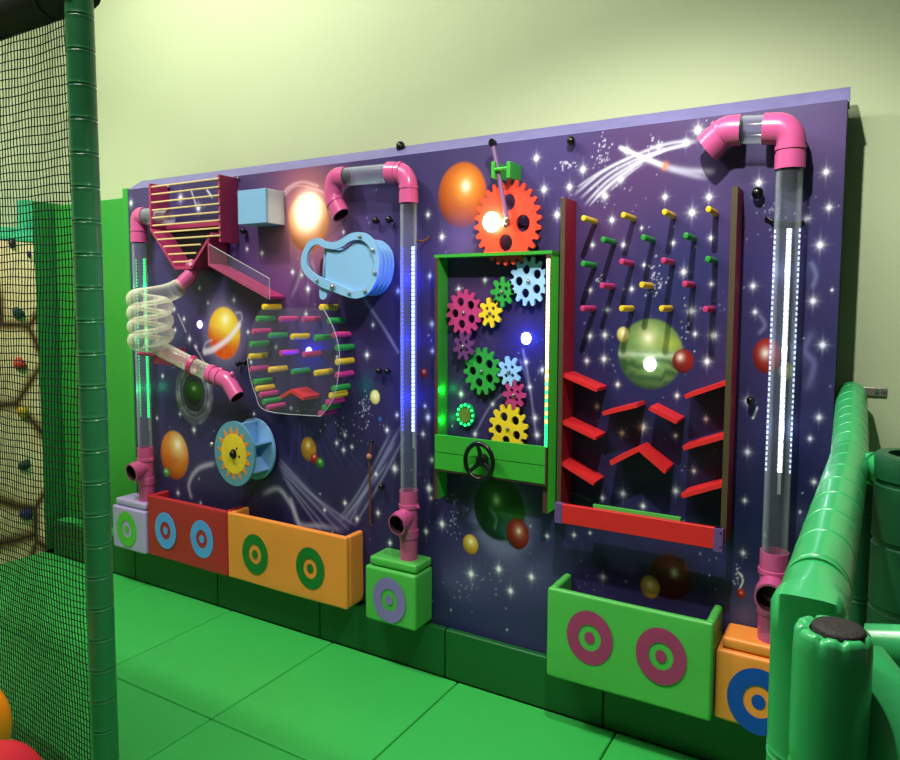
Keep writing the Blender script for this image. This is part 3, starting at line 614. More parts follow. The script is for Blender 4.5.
# ------------------------------------------------------------------ slatted hopper
CD = -.114
def wx(u, v, y=0): return at(u, v, y).x
hz = lambda v, y=0, u=220: at(u, v, y).z
hop = thing('slatted_hopper', at(195, 262, -.06), 'magenta hopper fronted with pale dowel rods at the mural top left', 'hopper')
def Z140(a, b): return (140+a/5.846, 170+b/5.846)
xr = wx(237.8, 177.7); xl = wx(168, 187)
tz = 2.186
MB().box((xr-.014, CD, at(221, 242, CD).z), (xr, -.001, tz)).build('side_board', MT['magenta'], hop, bevel=.002)
lo = at(*Z140(78, 335), CD); l2 = at(*Z140(205, 563), CD)
MB().box((xl-.006, CD, lo.z), (xl+.008, -.001, tz)).build('side_board', MT['magenta'], hop, bevel=.002)
def slab(p, q, th, y0, y1):      # board between two (x,z) points, thickness downward
    dx, dz = q[0]-p[0], q[1]-p[1]; l = math.hypot(dx, dz); nx, nz = dz/l*th, -dx/l*th
    return [(p[0], p[1]), (q[0], q[1]), (q[0]+nx, q[1]+nz), (p[0]+nx, p[1]+nz)]
r1 = at(*Z140(295, 563), CD); r2 = at(*Z140(415, 365), CD)
MB().prism(slab((xl+.001, lo.z), (l2.x, l2.z), .013, 0, 0), CD, -.001).build('sloped_board', MT['magenta'], hop, smooth=0)
MB().prism(slab((r1.x, r1.z), (r2.x, r2.z), .013, 0, 0), CD, -.001).build('sloped_board', MT['magenta'], hop, smooth=0)
MB().box((l2.x-.005, CD, l2.z-.016), (r1.x+.012, -.001, l2.z)).build('floor_board', MT['magenta'], hop, smooth=0)
bt = at(*Z140(200, 330), -.02)
MB().box((xl+.009, -.022, bt.z-.014), (r2.x+.02, -.004, bt.z+.012)).build('back_rail', MT['magenta'], hop, smooth=0)
MB().prism([(xl+.01, bt.z-.015), (r2.x, bt.z-.015), (r1.x, r1.z), (l2.x, l2.z)], -.005, -.003).build('back_opening', MT['hole'], hop, smooth=0)  # flat black plate stands in for the darkness inside the opening
for (a, b) in [((68,97),(465,52)),((70,143),(465,98)),((70,188),(468,150)),((72,234),(468,198)),((72,280),(468,246)),((75,324),(468,295)),((85,365),(470,340)),((103,405),(472,385)),((140,448),(355,435)),((168,493),(328,485)),((195,540),(298,533))]:
    p = at(*Z140(*a), CD-.004); q = at(*Z140(*b), CD-.004); z = (p.z+q.z)/2
    MB().tube([(max(p.x, xl-.006), CD-.004, z), (min(q.x, xr), CD-.004, z)], .0038, 8).build('dowel_rod', MT['rod'], hop)
for (u, v) in [Z140(165, 98), Z140(572, 47)]:
    p = at(u, v, -.01); MB().ball(p, .006).build('screw_head', MT['metal'], hop)
# ramp
rmp = thing('marble_ramp', at(245, 285, -.05), 'pink sloping ramp with clear front guard right of the hopper', 'ramp')
a = at(227, 264, 0); b = at(285.4, 296.6, 0); y0 = -.112
MB().prism(slab((a.x-.004, a.z), (b.x, b.z), .013, 0, 0), y0, -.002).build('ramp_board', MT['magenta'], rmp, smooth=0)
MB().box((a.x-.008, y0, a.z-.002), (a.x+.003, -.002, at(227, 237, 0).z)).build('end_board', MT['magenta'], rmp, smooth=0)
g = pxpoly([(209.3, 244.4), (269.5, 278.6), (269.5, 299.5), (209.3, 264.5)], y0-.003)
MB().prism(g, y0-.0045, y0-.0005).build('clear_guard', MT['acryl'], rmp, smooth=0)
eg = [Vector((x, y0-.003, z)) for x, z in g]
MB().tube([eg[0], eg[1], eg[2]], .0016, 6).build('guard_edge', MT['whiteedge'], rmp)
# blue box
bb = thing('sky_box', at(255, 224, -.06), 'plain light blue square box on the mural beside the painted sun', 'box')
x0, x1 = -1.814, -1.634; zz0, zz1 = 1.941, 2.097
MB().box((x0, -.122, zz0), (x1, -.108, zz1)).build('front_board', MT['skyb'], bb, bevel=.002)
for xx in (x0, x1-.012): MB().box((xx, -.1075, zz0), (xx+.012, -.001, zz1)).build('side_board', MT['white'], bb, bevel=.002)  # paler side boards: light falling on the blue box put into their colour
MB().box((x0+.0125, -.1075, zz0), (x1-.0125, -.001, zz0+.012)).build('bottom_board', MT['skyb'], bb, bevel=.002)

# ------------------------------------------------------------------ coil hose
ch = thing('coil_hose', at(150, 350, -.22), 'clear corrugated hose coiled four times, with pink elbows at both ends', 'hose')
cyy = -.235; c0 = at(150.5, 321, cyy); Rc = pxr(150, 320, cyy, 14.0); rh = pxr(150, 320, cyy, 8.3)/1.03
zt_ = at(150, 296, cyy).z; zb_ = at(150, 346, cyy).z
ent = at(178, 288, -.13)
path = []; turns = 3.66; N = 640
a0 = -.15*math.pi
for i in range(N+1):
    t = i/N; ang = a0-2*math.pi*turns*t
    path.append(Vector((c0.x+Rc*math.cos(ang), cyy+Rc*math.sin(ang), zt_+(zb_-zt_)*t)))
tn = (path[1]-path[0]).normalized(); b1 = path[0]-tn*.09; lead = [(ent*(1-t)**2+b1*2*t*(1-t)+path[0]*t*t) for t in [k/60 for k in range(60)]]
full = lead+path
rad = [rh*(1+.014*math.sin(i*1.57)) for i in range(len(full))]; rad[-1] = rh*.6; rad[-2] = rh*.85
MB().tube(full, rad, 14, caps=True).build('coil', MT['hose'], ch, smooth=80)
s0 = path[-1]; e0 = at(213, 375, -.12)
sp = fillet([path[-30], s0, at(166, 352, -.2), e0], .1, 8)
rl = pxr(190, 362, -.16, 7.2)
MB().tube([at(157, 347, -.2)]+[at(168, 352.5, -.19), at(190, 364, -.155), e0], rl, 18, inner=.93).build('straight_hose', MT['hose2'], ch, smooth=60)
P = fillet([at(192.5, 263, -.062), at(192, 274, -.08), ent], .05, 8)
rp = pxr(184, 280, -.1, 6.6)
MB().tube(P, rp, 20, inner=.9).build('elbow', MT['pink'], ch, smooth=50)
d_ = (ent-P[-2]).normalized()
MB().tube([ent-d_*.014, ent+d_*.004], rp*1.14, 20, inner=.9).build('hose_clamp', MT['black'], ch, smooth=40)
P = fillet([e0-(at(225, 380, -.118)-e0)*.25, at(228, 381, -.118), at(237.5, 397.5, -.118)], .06, 8)
rp = pxr(225, 382, -.12, 7.6)
e = MB().tube(P, rp, 20, inner=.9, mi_in=1); dd = (P[1]-P[0]).normalized()
e.tube([P[0], P[0]+dd*.03], rp*1.12, 20, inner=.88); e.tube([P[0]+dd*.05, P[0]+dd*.075], rp*1.12, 20, inner=.88)
el = e.build('elbow', [MT['pink'], MT['pink_in']], ch, smooth=50)
[MB().ball(at(u_, v_, -.12), .011).build('clip_lug', MT['pink'], el) for u_, v_ in ((221, 370), (232, 374))]
cl = at(192.5, 365.5, -.15); dd = (e0-at(168, 352.5, -.19)).normalized()
MB().tube([cl-dd*.012, cl+dd*.012], rl*1.2, 20, inner=.86).build('hose_clamp', MT['magenta'], ch, smooth=40)
br = thing('hose_bracket', at(158, 358, -.1), 'dark magenta bracket with cross bar holding up the coiled hose', 'bracket')
p = at(153, 349, -.19); q = at(159, 361, -.19)
MB().prism(pxpoly([(153, 349.5), (157.5, 349.5), (157.5, 357.5), (172, 363.5), (172, 366), (153, 363)], -.19), -.19, -.02).build('support_block', MT['magenta'], br, smooth=0)
MB().tube([at(139, 353.5, -.2), at(155, 355, -.2)], .0085, 10).build('cross_bar', MT['magenta'], br)

# ------------------------------------------------------------------ kettle-shaped blue box
hs = thing('layered_blue_case', at(350, 298, -.06), 'light blue layered jug-shaped case with a looped handle below the curved pipe', 'case')
def Z29(l): return [(290+a/7.5, 220+b/7.5) for a, b in l]
yo = -.13
out = smoothloop(Z29([(80,320),(96,235),(140,160),(205,134),(262,158),(330,164),(385,142),(440,106),(500,91),(565,100),(622,150),(655,220),(668,300),(660,395),(632,485),(575,560),(500,588),(430,578),(330,540),(240,505),(170,460),(108,400)]), 4)
inn = smoothloop(Z29([(126,310),(134,245),(165,198),(208,182),(250,205),(330,220),(390,200),(440,164),(500,148),(560,166),(606,225),(628,300),(620,390),(598,460),(550,515),(480,530),(400,500),(310,462),(235,432),(185,405),(142,365)]), 4)
inn2 = smoothloop(Z29([(126,310),(134,245),(165,198),(208,182),(250,205),(330,222),(400,198),(460,160),(522,150),(450,185),(330,300),(240,420),(185,405),(142,365)]), 3)
MB().prism(pxpoly(out, yo), yo, yo+.012, holes=[pxpoly(inn, yo)]).build('front_frame', MT['skyb'], hs, smooth=25)
body = Z29([(236,200),(330,224),(400,198),(460,150),(520,132),(580,150),(635,215),(652,300),(645,395),(618,480),(565,545),(495,566),(420,552),(320,515),(225,470),(215,400),(222,300)])
bo = pxpoly(smoothloop(body, 4), yo)
def wall_loop(y): return [(x, z) for x, z in bo]
for k, y in enumerate((-.102, -.074, -.046, -.018)):
    MB().prism(bo, y, y+.012).build('layer_plate', MT['skyb'], hs, smooth=25)
cx_ = sum(p[0] for p in bo)/len(bo); cz_ = sum(p[1] for p in bo)/len(bo)
MB().prism([(cx_+(x-cx_)*.84, cz_+(z-cz_)*.84) for x, z in bo], -.117, -.003).build('spacer_core', MT['skyb'], hs, smooth=25)
MB().prism(pxpoly(Z29([(218,500),(285,520),(275,575),(262,592),(245,598),(228,590),(220,570)]), yo+.014), yo+.014, yo+.02).build('hanging_tab', MT['skyb'], hs, smooth=25)
MB().prism(pxpoly(Z29([(232,300),(246,285),(240,350),(234,415),(222,415),(224,340)]), -.119), -.1195, -.117).build('coin_slot', MT['pink_in'], hs, smooth=0)
for a_, b_ in [(527,122),(625,225),(640,395),(568,533),(448,548),(322,500),(206,453)]:
    p = at(290+a_/7.5, 220+b_/7.5, yo); r = .0075 if a_ != 322 else .012
    MB().tube([(p.x, yo-.007, p.z), (p.x, yo, p.z)], r, 12).ball((p.x, yo-.006, p.z), r*.8, 10, 6).build('bolt', MT['metal'], hs)

# ------------------------------------------------------------------ round peg maze
pm = thing('round_peg_maze', at(303, 400, -.05), 'ring of coloured pegs around a red chevron on the mural left half', 'peg game')
def Z23(a, b): return (230+a/4.75, 280+b/4.75)
cm = {'Y': MT['pegY'], 'G': MT['pegG'], 'M': MT['pegM']}; cn = {'Y': 'yellow peg', 'G': 'green peg', 'M': 'magenta peg'}
def peg(par, u, v, y, r, c):
    p = at(u, v, y)
    o = MB().tube([(p.x, -.0005, p.z), (p.x, y+.003, p.z), (p.x, y+.0008, p.z), (p.x, y, p.z)], [r, r, r*.88, r*.6], 12).build('peg', cm[c], par, smooth=40)
    o['label'] = cn[c]
for a_, b_, c in [(157,128,'Y'),(128,185,'G'),(108,246,'M'),(97,306,'G'),(92,364,'Y'),(98,424,'M'),(115,485,'G'),(125,517,'Y'),(142,547,'M'),(158,580,'G'),(177,607,'M'),
                  (430,130,'Y'),(467,194,'G'),(491,262,'M'),(506,323,'G'),(506,390,'Y'),(505,453,'M'),(488,517,'G'),(475,550,'Y'),(460,582,'M'),(442,608,'G'),(425,635,'M'),
                  (236,186,'M'),(346,187,'M'),(187,265,'G'),(292,270,'Y'),(403,275,'G'),(240,348,'M'),(349,355,'M'),(186,427,'Y'),(295,437,'G'),(404,443,'Y')]:
    peg(pm, *Z23(a_, b_), -.112, .0122, c)
l_, m_, r_ = [at(*Z23(*q_), -.108) for q_ in ((238,548),(290,518),(352,556))]
t_ = .014
MB().prism([(l_.x, l_.z), (m_.x, m_.z), (r_.x, r_.z), (r_.x-.006, r_.z-t_*A), (m_.x, m_.z-t_*A*1.05), (l_.x+.006, l_.z-t_*A)], -.108, -.001).build('chevron_board', MT['ledge'], pm, smooth=0)
oc = [Z23(*p) for p in [(150,135),(112,200),(88,290),(82,370),(92,445),(120,540),(175,622),(430,647),(490,565),(514,455),(519,340),(492,230),(440,130)]]
yo2 = -.118
def openline(pts, sub=5):
    pp = [pts[0]]+pts+[pts[-1]]; o = []
    for i in range(1, len(pp)-2):
        p0, p1, p2, p3 = pp[i-1:i+3]
        for k in range(sub):
            t = k/sub; o.append(tuple(.5*((2*p1[j])+(-p0[j]+p2[j])*t+(2*p0[j]-5*p1[j]+4*p2[j]-p3[j])*t*t+(-p0[j]+3*p1[j]-3*p2[j]+p3[j])*t**3) for j in range(2)))
    o.append(pts[-1]); return o
loopp = openline(oc[:7])+openline(oc[7:])
MB().prism(pxpoly(loopp, yo2), yo2-.003, yo2).build('clear_cover', MT['acryl'], pm, smooth=0)
pts = [at(u, v, yo2-.002) for u, v in openline(oc[7:])]
MB().tube(pts, .0018, 6).build('cover_edge', MT['whiteedge'], pm)
pts = [at(u, v, yo2-.002) for u, v in openline(oc[3:8])]
MB().tube(pts, .0014, 6).build('cover_edge', MT['whiteedge'], pm)

# ------------------------------------------------------------------ sun wheel
sw = thing('sun_spinner', at(245, 486, -.09), 'blue paddle wheel with a yellow sun on its front disc', 'spinning wheel')
fc = at(235, 453.5, -.155); rs = pxr(235, 453.5, -.155, 32.6)/A; 
MB().prism(oval(fc.x, fc.z, rs, 56), -.161, -.149).build('front_disc', MT['skyd'], sw, smooth=30)
MB().prism(oval(fc.x, fc.z, rs*.98, 56), -.03, -.018).build('back_disc', MT['skyb'], sw, smooth=30)
for k in range(6):
    t = math.radians(21+60*k); c, s_ = math.cos(t), math.sin(t)
    def pt(a_, b_): return (fc.x+a_*c-b_*s_, fc.z+A*(a_*s_+b_*c))
    MB().prism([pt(.018, -.004), pt(rs*.93, -.004), pt(rs*.93, .004), pt(.018, .004)], -.1485, -.0305).build('paddle', MT['skyb'], sw, smooth=0)
MB().tube([(fc.x, -.1485, fc.z), (fc.x, -.0305, fc.z)], .02, 16).build('axle', MT['skyb'], sw)
sun = []
for i in range(15):
    t0 = 2*math.pi*i/15+.1
    for dt, q in ((-.205, .60), (-.02, .86), (.19, .60)):
        sun.append((fc.x+rs*q*math.cos(t0+dt), fc.z+A*rs*q*math.sin(t0+dt)))
sn = MB().prism(sun, -.1625, -.161).build('sun_rays', MT['sunor'], sw, smooth=0)
MB().prism(oval(fc.x, fc.z, rs*.62, 40), -.1635, -.1624).build('sun_face', MT['gold'], sn, smooth=0)
hb = MB().ball((fc.x, -.170, fc.z), .016, 16, 8); hb.tube([(fc.x, -.1636, fc.z), (fc.x, -.168, fc.z)], .02, 16); hb.build('hub_knob', MT['black'], sw)
for du, dv in ((2.2, -6.5), (4.6, 1.8)):
    p = at(234.5+du, 455+dv, -.1636); MB().prism(oval(p.x, p.z, .0055, 12), -.1645, -.1635).build('face_mark', MT['black'], sn, smooth=0)
for du in (-.5, 2.5):
    p = at(234.5+du, 464, -.1636); MB().prism(oval(p.x, p.z, .004, 10), -.1642, -.1635).build('face_mark', mat('olive_wear', '#a89a34', .6), sn, smooth=0)
MB().tube([(fc.x, -.018, fc.z), (fc.x, 0, fc.z)], .012, 10).build('mount', MT['metal'], sw)

# ------------------------------------------------------------------ knobs and odd fittings on the mural
def knob(u, v, label, r=.0125, m='black', standoff=.024, pin=False):
    p = at(u, v, -standoff); mb = MB().ball(p, r, 14, 9)
    mb.tube([(p.x, 0, p.z), (p.x, -standoff, p.z)], r*.45, 8)
    tag(mb.build('ball_stud', MT[m], smooth=60), label, 'knob', 'ball knobs on the mural')
knob(375.2, 220.5, 'black ball knob under the curved pipe, left of its pair', .014); knob(388.6, 219.5, 'black ball knob under the curved pipe, right of its pair', .014)
knob(237.8, 363.5, 'black ball knob between ringed planet and peg ring, left of its pair', .013); knob(244.8, 362.5, 'black ball knob between ringed planet and peg ring, right of its pair', .013)
knob(378.4, 371.2, 'black ball knob near the pale oval moon, left of its pair', .014); knob(386.9, 371.7, 'black ball knob near the pale oval moon, right of its pair', .014)
knob(571, 140.8, 'black ball knob near the mural top between gear and swooshes', .015)
knob(757.3, 193, 'black ball knob right of the peg board top', .017); knob(750.5, 401, 'black ball knob right of the peg board, beside a small star', .013)
knob(381, 487, 'black ball knob right of the hanging brown cord', .013); knob(243, 231, 'black ball knob in the shadow under the blue box', .014)
knob(212, 444.5, 'grey ball knob left of the sun wheel', .012, 'metal', .05); knob(151, 478, 'small black knob beside the left pink tee', .008)
p = at(400.5, 146.6, .06); mb = MB().ball((p.x, .06, p.z), .02, 14, 8).tube([(p.x, .06, cz-.04), (p.x, .06, p.z)], .012, 10)
tag(mb.build('cap_stud', MT['black'], smooth=60), 'black knob on the cap strip above the middle pipe', 'knob')
# brown cord
mb = MB().tube([at(370.3, 524, -.01), at(370.2, 490, -.012), at(369.3, 466, -.014), at(369.2, 456, -.02), at(372, 443, -.02)], .005, 8)
cd_ = mb.build('hanging_cord', MT['brown'], smooth=60); tag(cd_, 'thin brown cord hanging with a wooden bead left of the middle pipe', 'cord')
o = MB().ball(at(369.2, 456.5, -.02), .013).build('bead', mat('wood_bead', '#b87858', .5), cd_)
o = MB().ball(at(372.2, 441.5, -.018), .008).build('fixing_pin', MT['black'], cd_)
tag(MB().tube(fillet([at(416, 240.5, -.05), at(422, 241.5, -.03), at(429, 238, -.008), at(428, 236.5, -.0)], .01), .0035, 8).build('wire_hook', MT['brown'], smooth=60), 'small brown wire hook beside the middle pipe top', 'hook')
tag(MB().tube(fillet([at(766, 220, -.004), at(766.5, 217, -.012), at(772, 221, -.015), at(788, 223, -.012), at(804, 222, -.006)], .012), .0045, 8).build('wire_hook', MT['black'], smooth=60), 'black curved wire hook behind the tall right pipe', 'hook')

# ------------------------------------------------------------------ gears
def gear(name, u, v, rx, ry, teeth, nh, m, label, y0=-.03, th=.012, phase=0, hole_r=.19, hole_at=.5, tooth=.22, bolt=True, hph=None):
    c = at(u, v, y0); r = (pxr(u, v, y0, ry)/A+abs(at(u+rx, v, y0).x-at(u-rx, v, y0).x)/2)/2
    out = []; ri = r*(1-tooth)
    for i in range(teeth):
        t = 2*math.pi*i/teeth+phase; w = 2*math.pi/teeth
        for dt, q in ((-.5, ri), (-.36, ri), (-.26, ri+(r-ri)*.45), (-.20, ri+(r-ri)*.82), (-.10, r), (.10, r), (.20, ri+(r-ri)*.82), (.26, ri+(r-ri)*.45), (.36, ri)):
            a_ = t+dt*w; out.append((c.x+q*math.cos(a_), c.z+A*q*math.sin(a_)))
    hp = phase+.6 if hph is None else hph
    holes = [oval(c.x+hole_at*r*math.cos(hp+2*math.pi*k/nh), c.z+A*hole_at*r*math.sin(hp+2*math.pi*k/nh), r*hole_r, 18) for k in range(nh)]
    g = MB().prism(out, y0, y0+th, holes=holes).build(name, m, smooth=28)
    tag(g, label, 'gear', 'toy gears')
    if bolt:
        off = MB(); rb = max(.007, r*.06)
        off.tube([(c.x, y0-.006, c.z), (c.x, y0, c.z)], rb, 10).ball((c.x, y0-.006, c.z), rb*.75, 10, 6).tube([(c.x, y0+th, c.z), (c.x, -.0005, c.z)], rb*.8, 10)
        off.build('axle_bolt', MT['metal'], g)
    return g, c, r
gear('cog', 463.8, 312.7, 17.5, 23.7, 14, 5, MT['g_mag'], 'large magenta gear, upper left in the green frame', phase=.1)
gear('cog', 490, 312.7, 11.8, 15, 8, 4, MT['g_yel'], 'small yellow gear touching the large magenta gear', hole_r=.13, hole_at=.38, tooth=.36, phase=.2)
gear('cog', 502.3, 292, 12, 15.2, 8, 4, MT['g_grn'], 'small green gear beside the large light blue gear', hole_r=.13, hole_at=.38, tooth=.36, phase=.0)
gear('cog', 528.7, 281.4, 19, 25.8, 14, 5, MT['g_blu'], 'large light blue gear at the upper right in the green frame', phase=.0)
gear('cog', 463.6, 346.4, 11, 14.3, 8, 4, MT['g_pur'], 'small dark purple gear below the large magenta gear', y0=-.046, hole_r=.13, hole_at=.38, tooth=.36, phase=.3)
gear('cog', 481.7, 371.2, 18.4, 24.2, 14, 5, MT['g_grn'], 'large green gear in the middle of the green frame', phase=.05)
gear('cog', 509, 371.5, 12.4, 15, 8, 4, MT['g_blu'], 'small light blue gear right of the large green gear', hole_r=.13, hole_at=.38, tooth=.36, phase=.25)
gear('cog', 514, 395, 11.8, 14.6, 8, 4, MT['g_mag'], 'small magenta gear above the large yellow gear', hole_r=.13, hole_at=.38, tooth=.36, phase=.0)
gear('cog', 507.8, 428.5, 19.3, 25.2, 14, 5, MT['g_yel'], 'large yellow gear at the bottom of the green frame', phase=.15)
G, gc, gr = gear('cog', 507, 222.5, 34.8, 41, 26, 4, MT['g_red'], 'big vermilion red gear rising above the green frame', y0=-.052, th=.014, tooth=.14, hole_r=.2, hole_at=.47, phase=.08, bolt=False, hph=-.08)
MB().tube([(gc.x, -.066, gc.z), (gc.x, -.0005, gc.z)], .012, 12).ball((gc.x, -.066, gc.z), .012, 10, 6).build('axle_bolt', MT['metal'], G)
# rod and bracket above the red gear
rd = MB(); a_ = at(492.6, 143, -.078); b_ = at(497.5, 168, -.078); c_ = at(507.5, 222, -.078)
rd.tube([c_, b_, a_], .0088, 10); o = rd.build('crank_rod', MT['stick']); tag(o, 'thin violet rod rising from the red gear to the panel top', 'rod')
MB().ball(at(506.5, 219.5, -.088), .0105).ball(at(505.5, 225, -.088), .0105).build('end_bolt', MT['metal'], o)
MB().prism(oval(a_.x, a_.z, .013, 16), -.088, -.067).build('rod_tip', MT['black'], o)
bk = thing('guide_bracket', at(503, 178, -.05), 'green two-block guide bracket around the violet rod', 'bracket')
for u0, u1 in ((491, 494.5), (506.3, 510)):
    p = at(u0, 161.5, -.1); q = at(u1, 177.5, -.1); MB().box((p.x, -.1, q.z), (q.x, -.001, p.z)).build('guide_block', MT['gframe'], bk, bevel=.002)
p = at(493.5, 169.5, -.095); q = at(507, 169, -.095); MB().tube([(p.x, -.094, p.z), (q.x+.004, -.094, p.z)], .006, 10).build('guide_pin', MT['gframe'], bk)

# gear frame
gf = thing('gear_case', at(495, 500, -.04), 'green open wooden frame around the gears with lit right edge', 'frame')
def board2(a, b, front, side, name, par, bev=.0015):
    mb = MB().box(a, b); mb.m = [side, side, front, side, side, side]
    return mb.build(name, [MT['gframe'], MT['plyb'], MT['led_gg']], par, bevel=0, smooth=0)
board2((-.756, -.076, .775), (-.740, -.001, 1.757), 1, 0, 'side_board', gf)
mb = MB().box((-.276, -.076, .79), (-.256, -.001, 1.757)); mb.m = [1, 1, 1, 0, 1, 1]; mb.build('side_board', [emis('led_lit_green', '#46c83c', .12), MT['plyb']], gf, smooth=0)  # outer face glows faintly: light from the led tape put into its material
MB().box((-.758, -.077, 1.758), (-.252, -.001, 1.770)).build('top_board', MT['gframe'], gf, smooth=0)
mb = MB().box((-.744, -.092, .905), (-.262, -.078, .973)).box((-.744, -.092, .976), (-.262, -.078, 1.045)); mb.box((-.744, -.0895, .897), (-.262, -.078, .905), 1).box((-.262, -.0915, .897), (-.256, -.078, 1.043), 1)
mb.build('cross_board', [MT['gframe'], MT['plyb']], gf, smooth=0)
ls = MB().box((-.2755, -.0785, 1.01), (-.2605, -.0762, 1.752)).build('led_tape', MT['plyb'], gf, smooth=0)
mw = MB(); mg = MB(); mm = MB()
for i in range(46):
    z = 1.03+i*.0156; w = (-.270, -.2595)
    t = mg if (z < 1.12) else (mm if z < 1.33 and i % 2 else (mg if z < 1.28 else mw))
    t.box((w[0], -.0815, z-.0068), (w[1], -.0786, z+.0068))
mw.build('warm_lights', MT['led_warm'], ls, smooth=0); mg.build('green_lights', MT['led_g'], ls, smooth=0); mm.build('orange_lights', emis('led_amber', '#ffb860', 2.5), ls, smooth=0)
# steering wheel
stc = at(479, 461.5, -.135); rw = pxr(479, 461.5, -.135, 18.6)/A*.97
st = thing('steering_wheel', (stc.x, -.12, stc.z), 'black three-spoke steering wheel on the green cross board', 'steering wheel')
ringp = [Vector((stc.x+rw*math.cos(2*math.pi*k/48), -.135, stc.z+A*rw*math.sin(2*math.pi*k/48))) for k in range(49)]
MB().tube(ringp, .0085, 10, caps=False).build('rim', MT['black'], st, smooth=60)
for t in (100, 222, 325):
    t = math.radians(t); MB().tube([(stc.x, -.118, stc.z), (stc.x+rw*.55*math.cos(t), -.121, stc.z+A*rw*.55*math.sin(t)), (stc.x+rw*.97*math.cos(t), -.134, stc.z+A*rw*.97*math.sin(t))], [.010, .008, .0065], 8).build('spoke', MT['black'], st)
MB().tube([(stc.x, -.128, stc.z), (stc.x, -.124, stc.z), (stc.x, -.0925, stc.z)], [.014, .02, .02], 16).build('hub', MT['black'], st)
# little light ring
lr = at(464.7, 415.2, -.02); rl_ = pxr(464.7, 415.2, -.02, 12)/A
t = thing('light_ring', (lr.x, -.01, lr.z), 'small round green light ring in the lower left of the green frame', 'lamp')
MB().prism(oval(lr.x, lr.z, rl_*.62, 24), -.02, -.001).build('lamp_body', mat('olive_lamp', '#6a7a3a', .4), t, smooth=30)
for k in range(12):
    a_ = 2*math.pi*k/12; MB().ball((lr.x+rl_*.85*math.cos(a_), -.018, lr.z+A*rl_*.85*math.sin(a_)), .0052, 10, 6).build('bulb', MT['led_g'], t)
MB().prism(oval(lr.x, lr.z, rl_, 32), -.012, -.001, holes=[oval(lr.x, lr.z, rl_*.66, 24)]).build('ring_plate', mat('green_glow_plate', '#1c8a4c', .4), t, smooth=30)

# ------------------------------------------------------------------ peg board with rails and ledges
pb = thing('peg_board', at(640, 545, -.06), 'tall red-railed peg drop board with pegs, slanting ledges and red bottom bar', 'peg board')
def rail(x0, x1, z0, z1):
    mb = MB().box((x0, -.112, z0), (x1, -.001, z1)); mb.m = [0, 0, 1, 0, 0, 0]; mb.build('side_rail', [MT['rail'], MT['ply']], pb, smooth=0)
rail(-.207, -.190, .80, 1.95)
xr_ = at(743.6, 185, -.001).x; rail(xr_-.018, xr_, .80, 1.945)
XR = xr_-.018
MB().box((-.197, -.131, .781), (.372, -.113, .852)).build('front_bar', MT['barred'], pb, bevel=.002)
MB().box((-.205, -.1325, .779), (-.176, -.1125, .854)).build('end_cap', MT['purple'], pb, bevel=.0015)
oc_ = MB().box((.347, -.1325, .774), (.376, -.1125, .852)).build('end_cap', MT['purple'], pb, bevel=.0015)
for z in (.792, .838):
    MB().tube([(.369, -.134, z), (.369, -.1326, z)], .0028, 8).build('screw', MT['black'], oc_)
p = at(594, 507, -.1); q = at(681, 522, -.1); MB().box((p.x, -.111, .79), (q.x, -.098, .862)).build('rear_strip', MT['lime'], pb, smooth=0)
def Z55(a, b): return (550+a/3.62, 350+b/3.62)
def ledge(a, b, clampx=None, name='ledge'):
    p = at(*Z55(*a), -.106); q = at(*Z55(*b), -.106)
    if clampx == 'L': p.x = -.1895
    if clampx == 'R': q.x = XR-.0005
    mb = MB().prism(slab((p.x, p.z+.004), (q.x, q.z+.004), .014, 0, 0), -.106, -.001)
    mb.build(name, MT['ledge'], pb, smooth=0)
for a, b, c in [((45,88),(172,143),'L'),((42,258),(168,318),'L'),((40,408),(162,483),'L'),((485,167),(632,116),'R'),((478,354),(627,311),'R'),((473,527),(620,485),'R'),((188,228),(312,198),None),((362,208),(462,260),None)]:
    ledge(a, b, c)
def chevron(par, l, m, r, y, name):
    t = .0145
    MB().prism([(l.x, l.z), (m.x, m.z), (r.x, r.z), (r.x-.006, r.z-t*A), (m.x, m.z-t*A*1.05), (l.x+.006, l.z-t*A)], y, -.001).build(name, MT['ledge'], par, smooth=0)
chevron(pb, *[at(*Z55(*q_), -.106) for q_ in ((215,401), (322,350), (422,432))], -.106, 'chevron_ledge')
for a_, b_, c in [(145,122,'Y'),(318,108,'Y'),(497,95,'Y'),(688,83,'Y'),(230,215,'G'),(405,206,'G'),(590,198,'G'),(143,320,'G'),(685,300,'G'),(310,311,'M'),(492,306,'M'),(225,415,'M'),(398,412,'Y'),(585,408,'M'),(140,515,'M'),(310,515,'Y'),(484,515,'Y'),(675,518,'M')]:
    peg(pb, 550+a_/4.345, 190+b_/4.345, -.128, .0092, c)

# ------------------------------------------------------------------ little lamps glowing on the mural
def lamp(u, v, rpx, m, label, col, power, y=-.012):
    c = at(u, v, y); r = pxr(u, v, y, rpx)
    mb = MB(); n, k = 18, 6; vs = []; fs = []
    for i in range(k+1):
        t = math.pi/2*i/k
        for j in range(n):
            p = 2*math.pi*j/n; vs.append((c.x+r*math.sin(t)*math.cos(p), -.0008-(-y)*math.cos(t), c.z+A*r*math.sin(t)*math.sin(p)))
    for i in range(k):
        for j in range(n): fs.append((i*n+j, (i+1)*n+j, (i+1)*n+(j+1) % n, i*n+(j+1) % n))
    mb.add(vs, fs)
    if y < -.05: mb = MB().ball((c.x, y+.0, c.z), r, 20, 12).tube([(c.x, -.0008, c.z), (c.x, y+r*.8, c.z)], r*.35, 12)
    tag(mb.build('dome_lamp', m, smooth=70), label, 'lamp', 'glowing dome lamps')
    ld = bpy.data.lights.new('lamp_glow', 'POINT'); ld.energy = power; ld.color = lin(col); ld.shadow_soft_size = .01
    lo = bpy.data.objects.new('lamp_glow', ld); COL.objects.link(lo); lo.location = (c.x, y-(.055 if y > -.03 else .10), c.z)
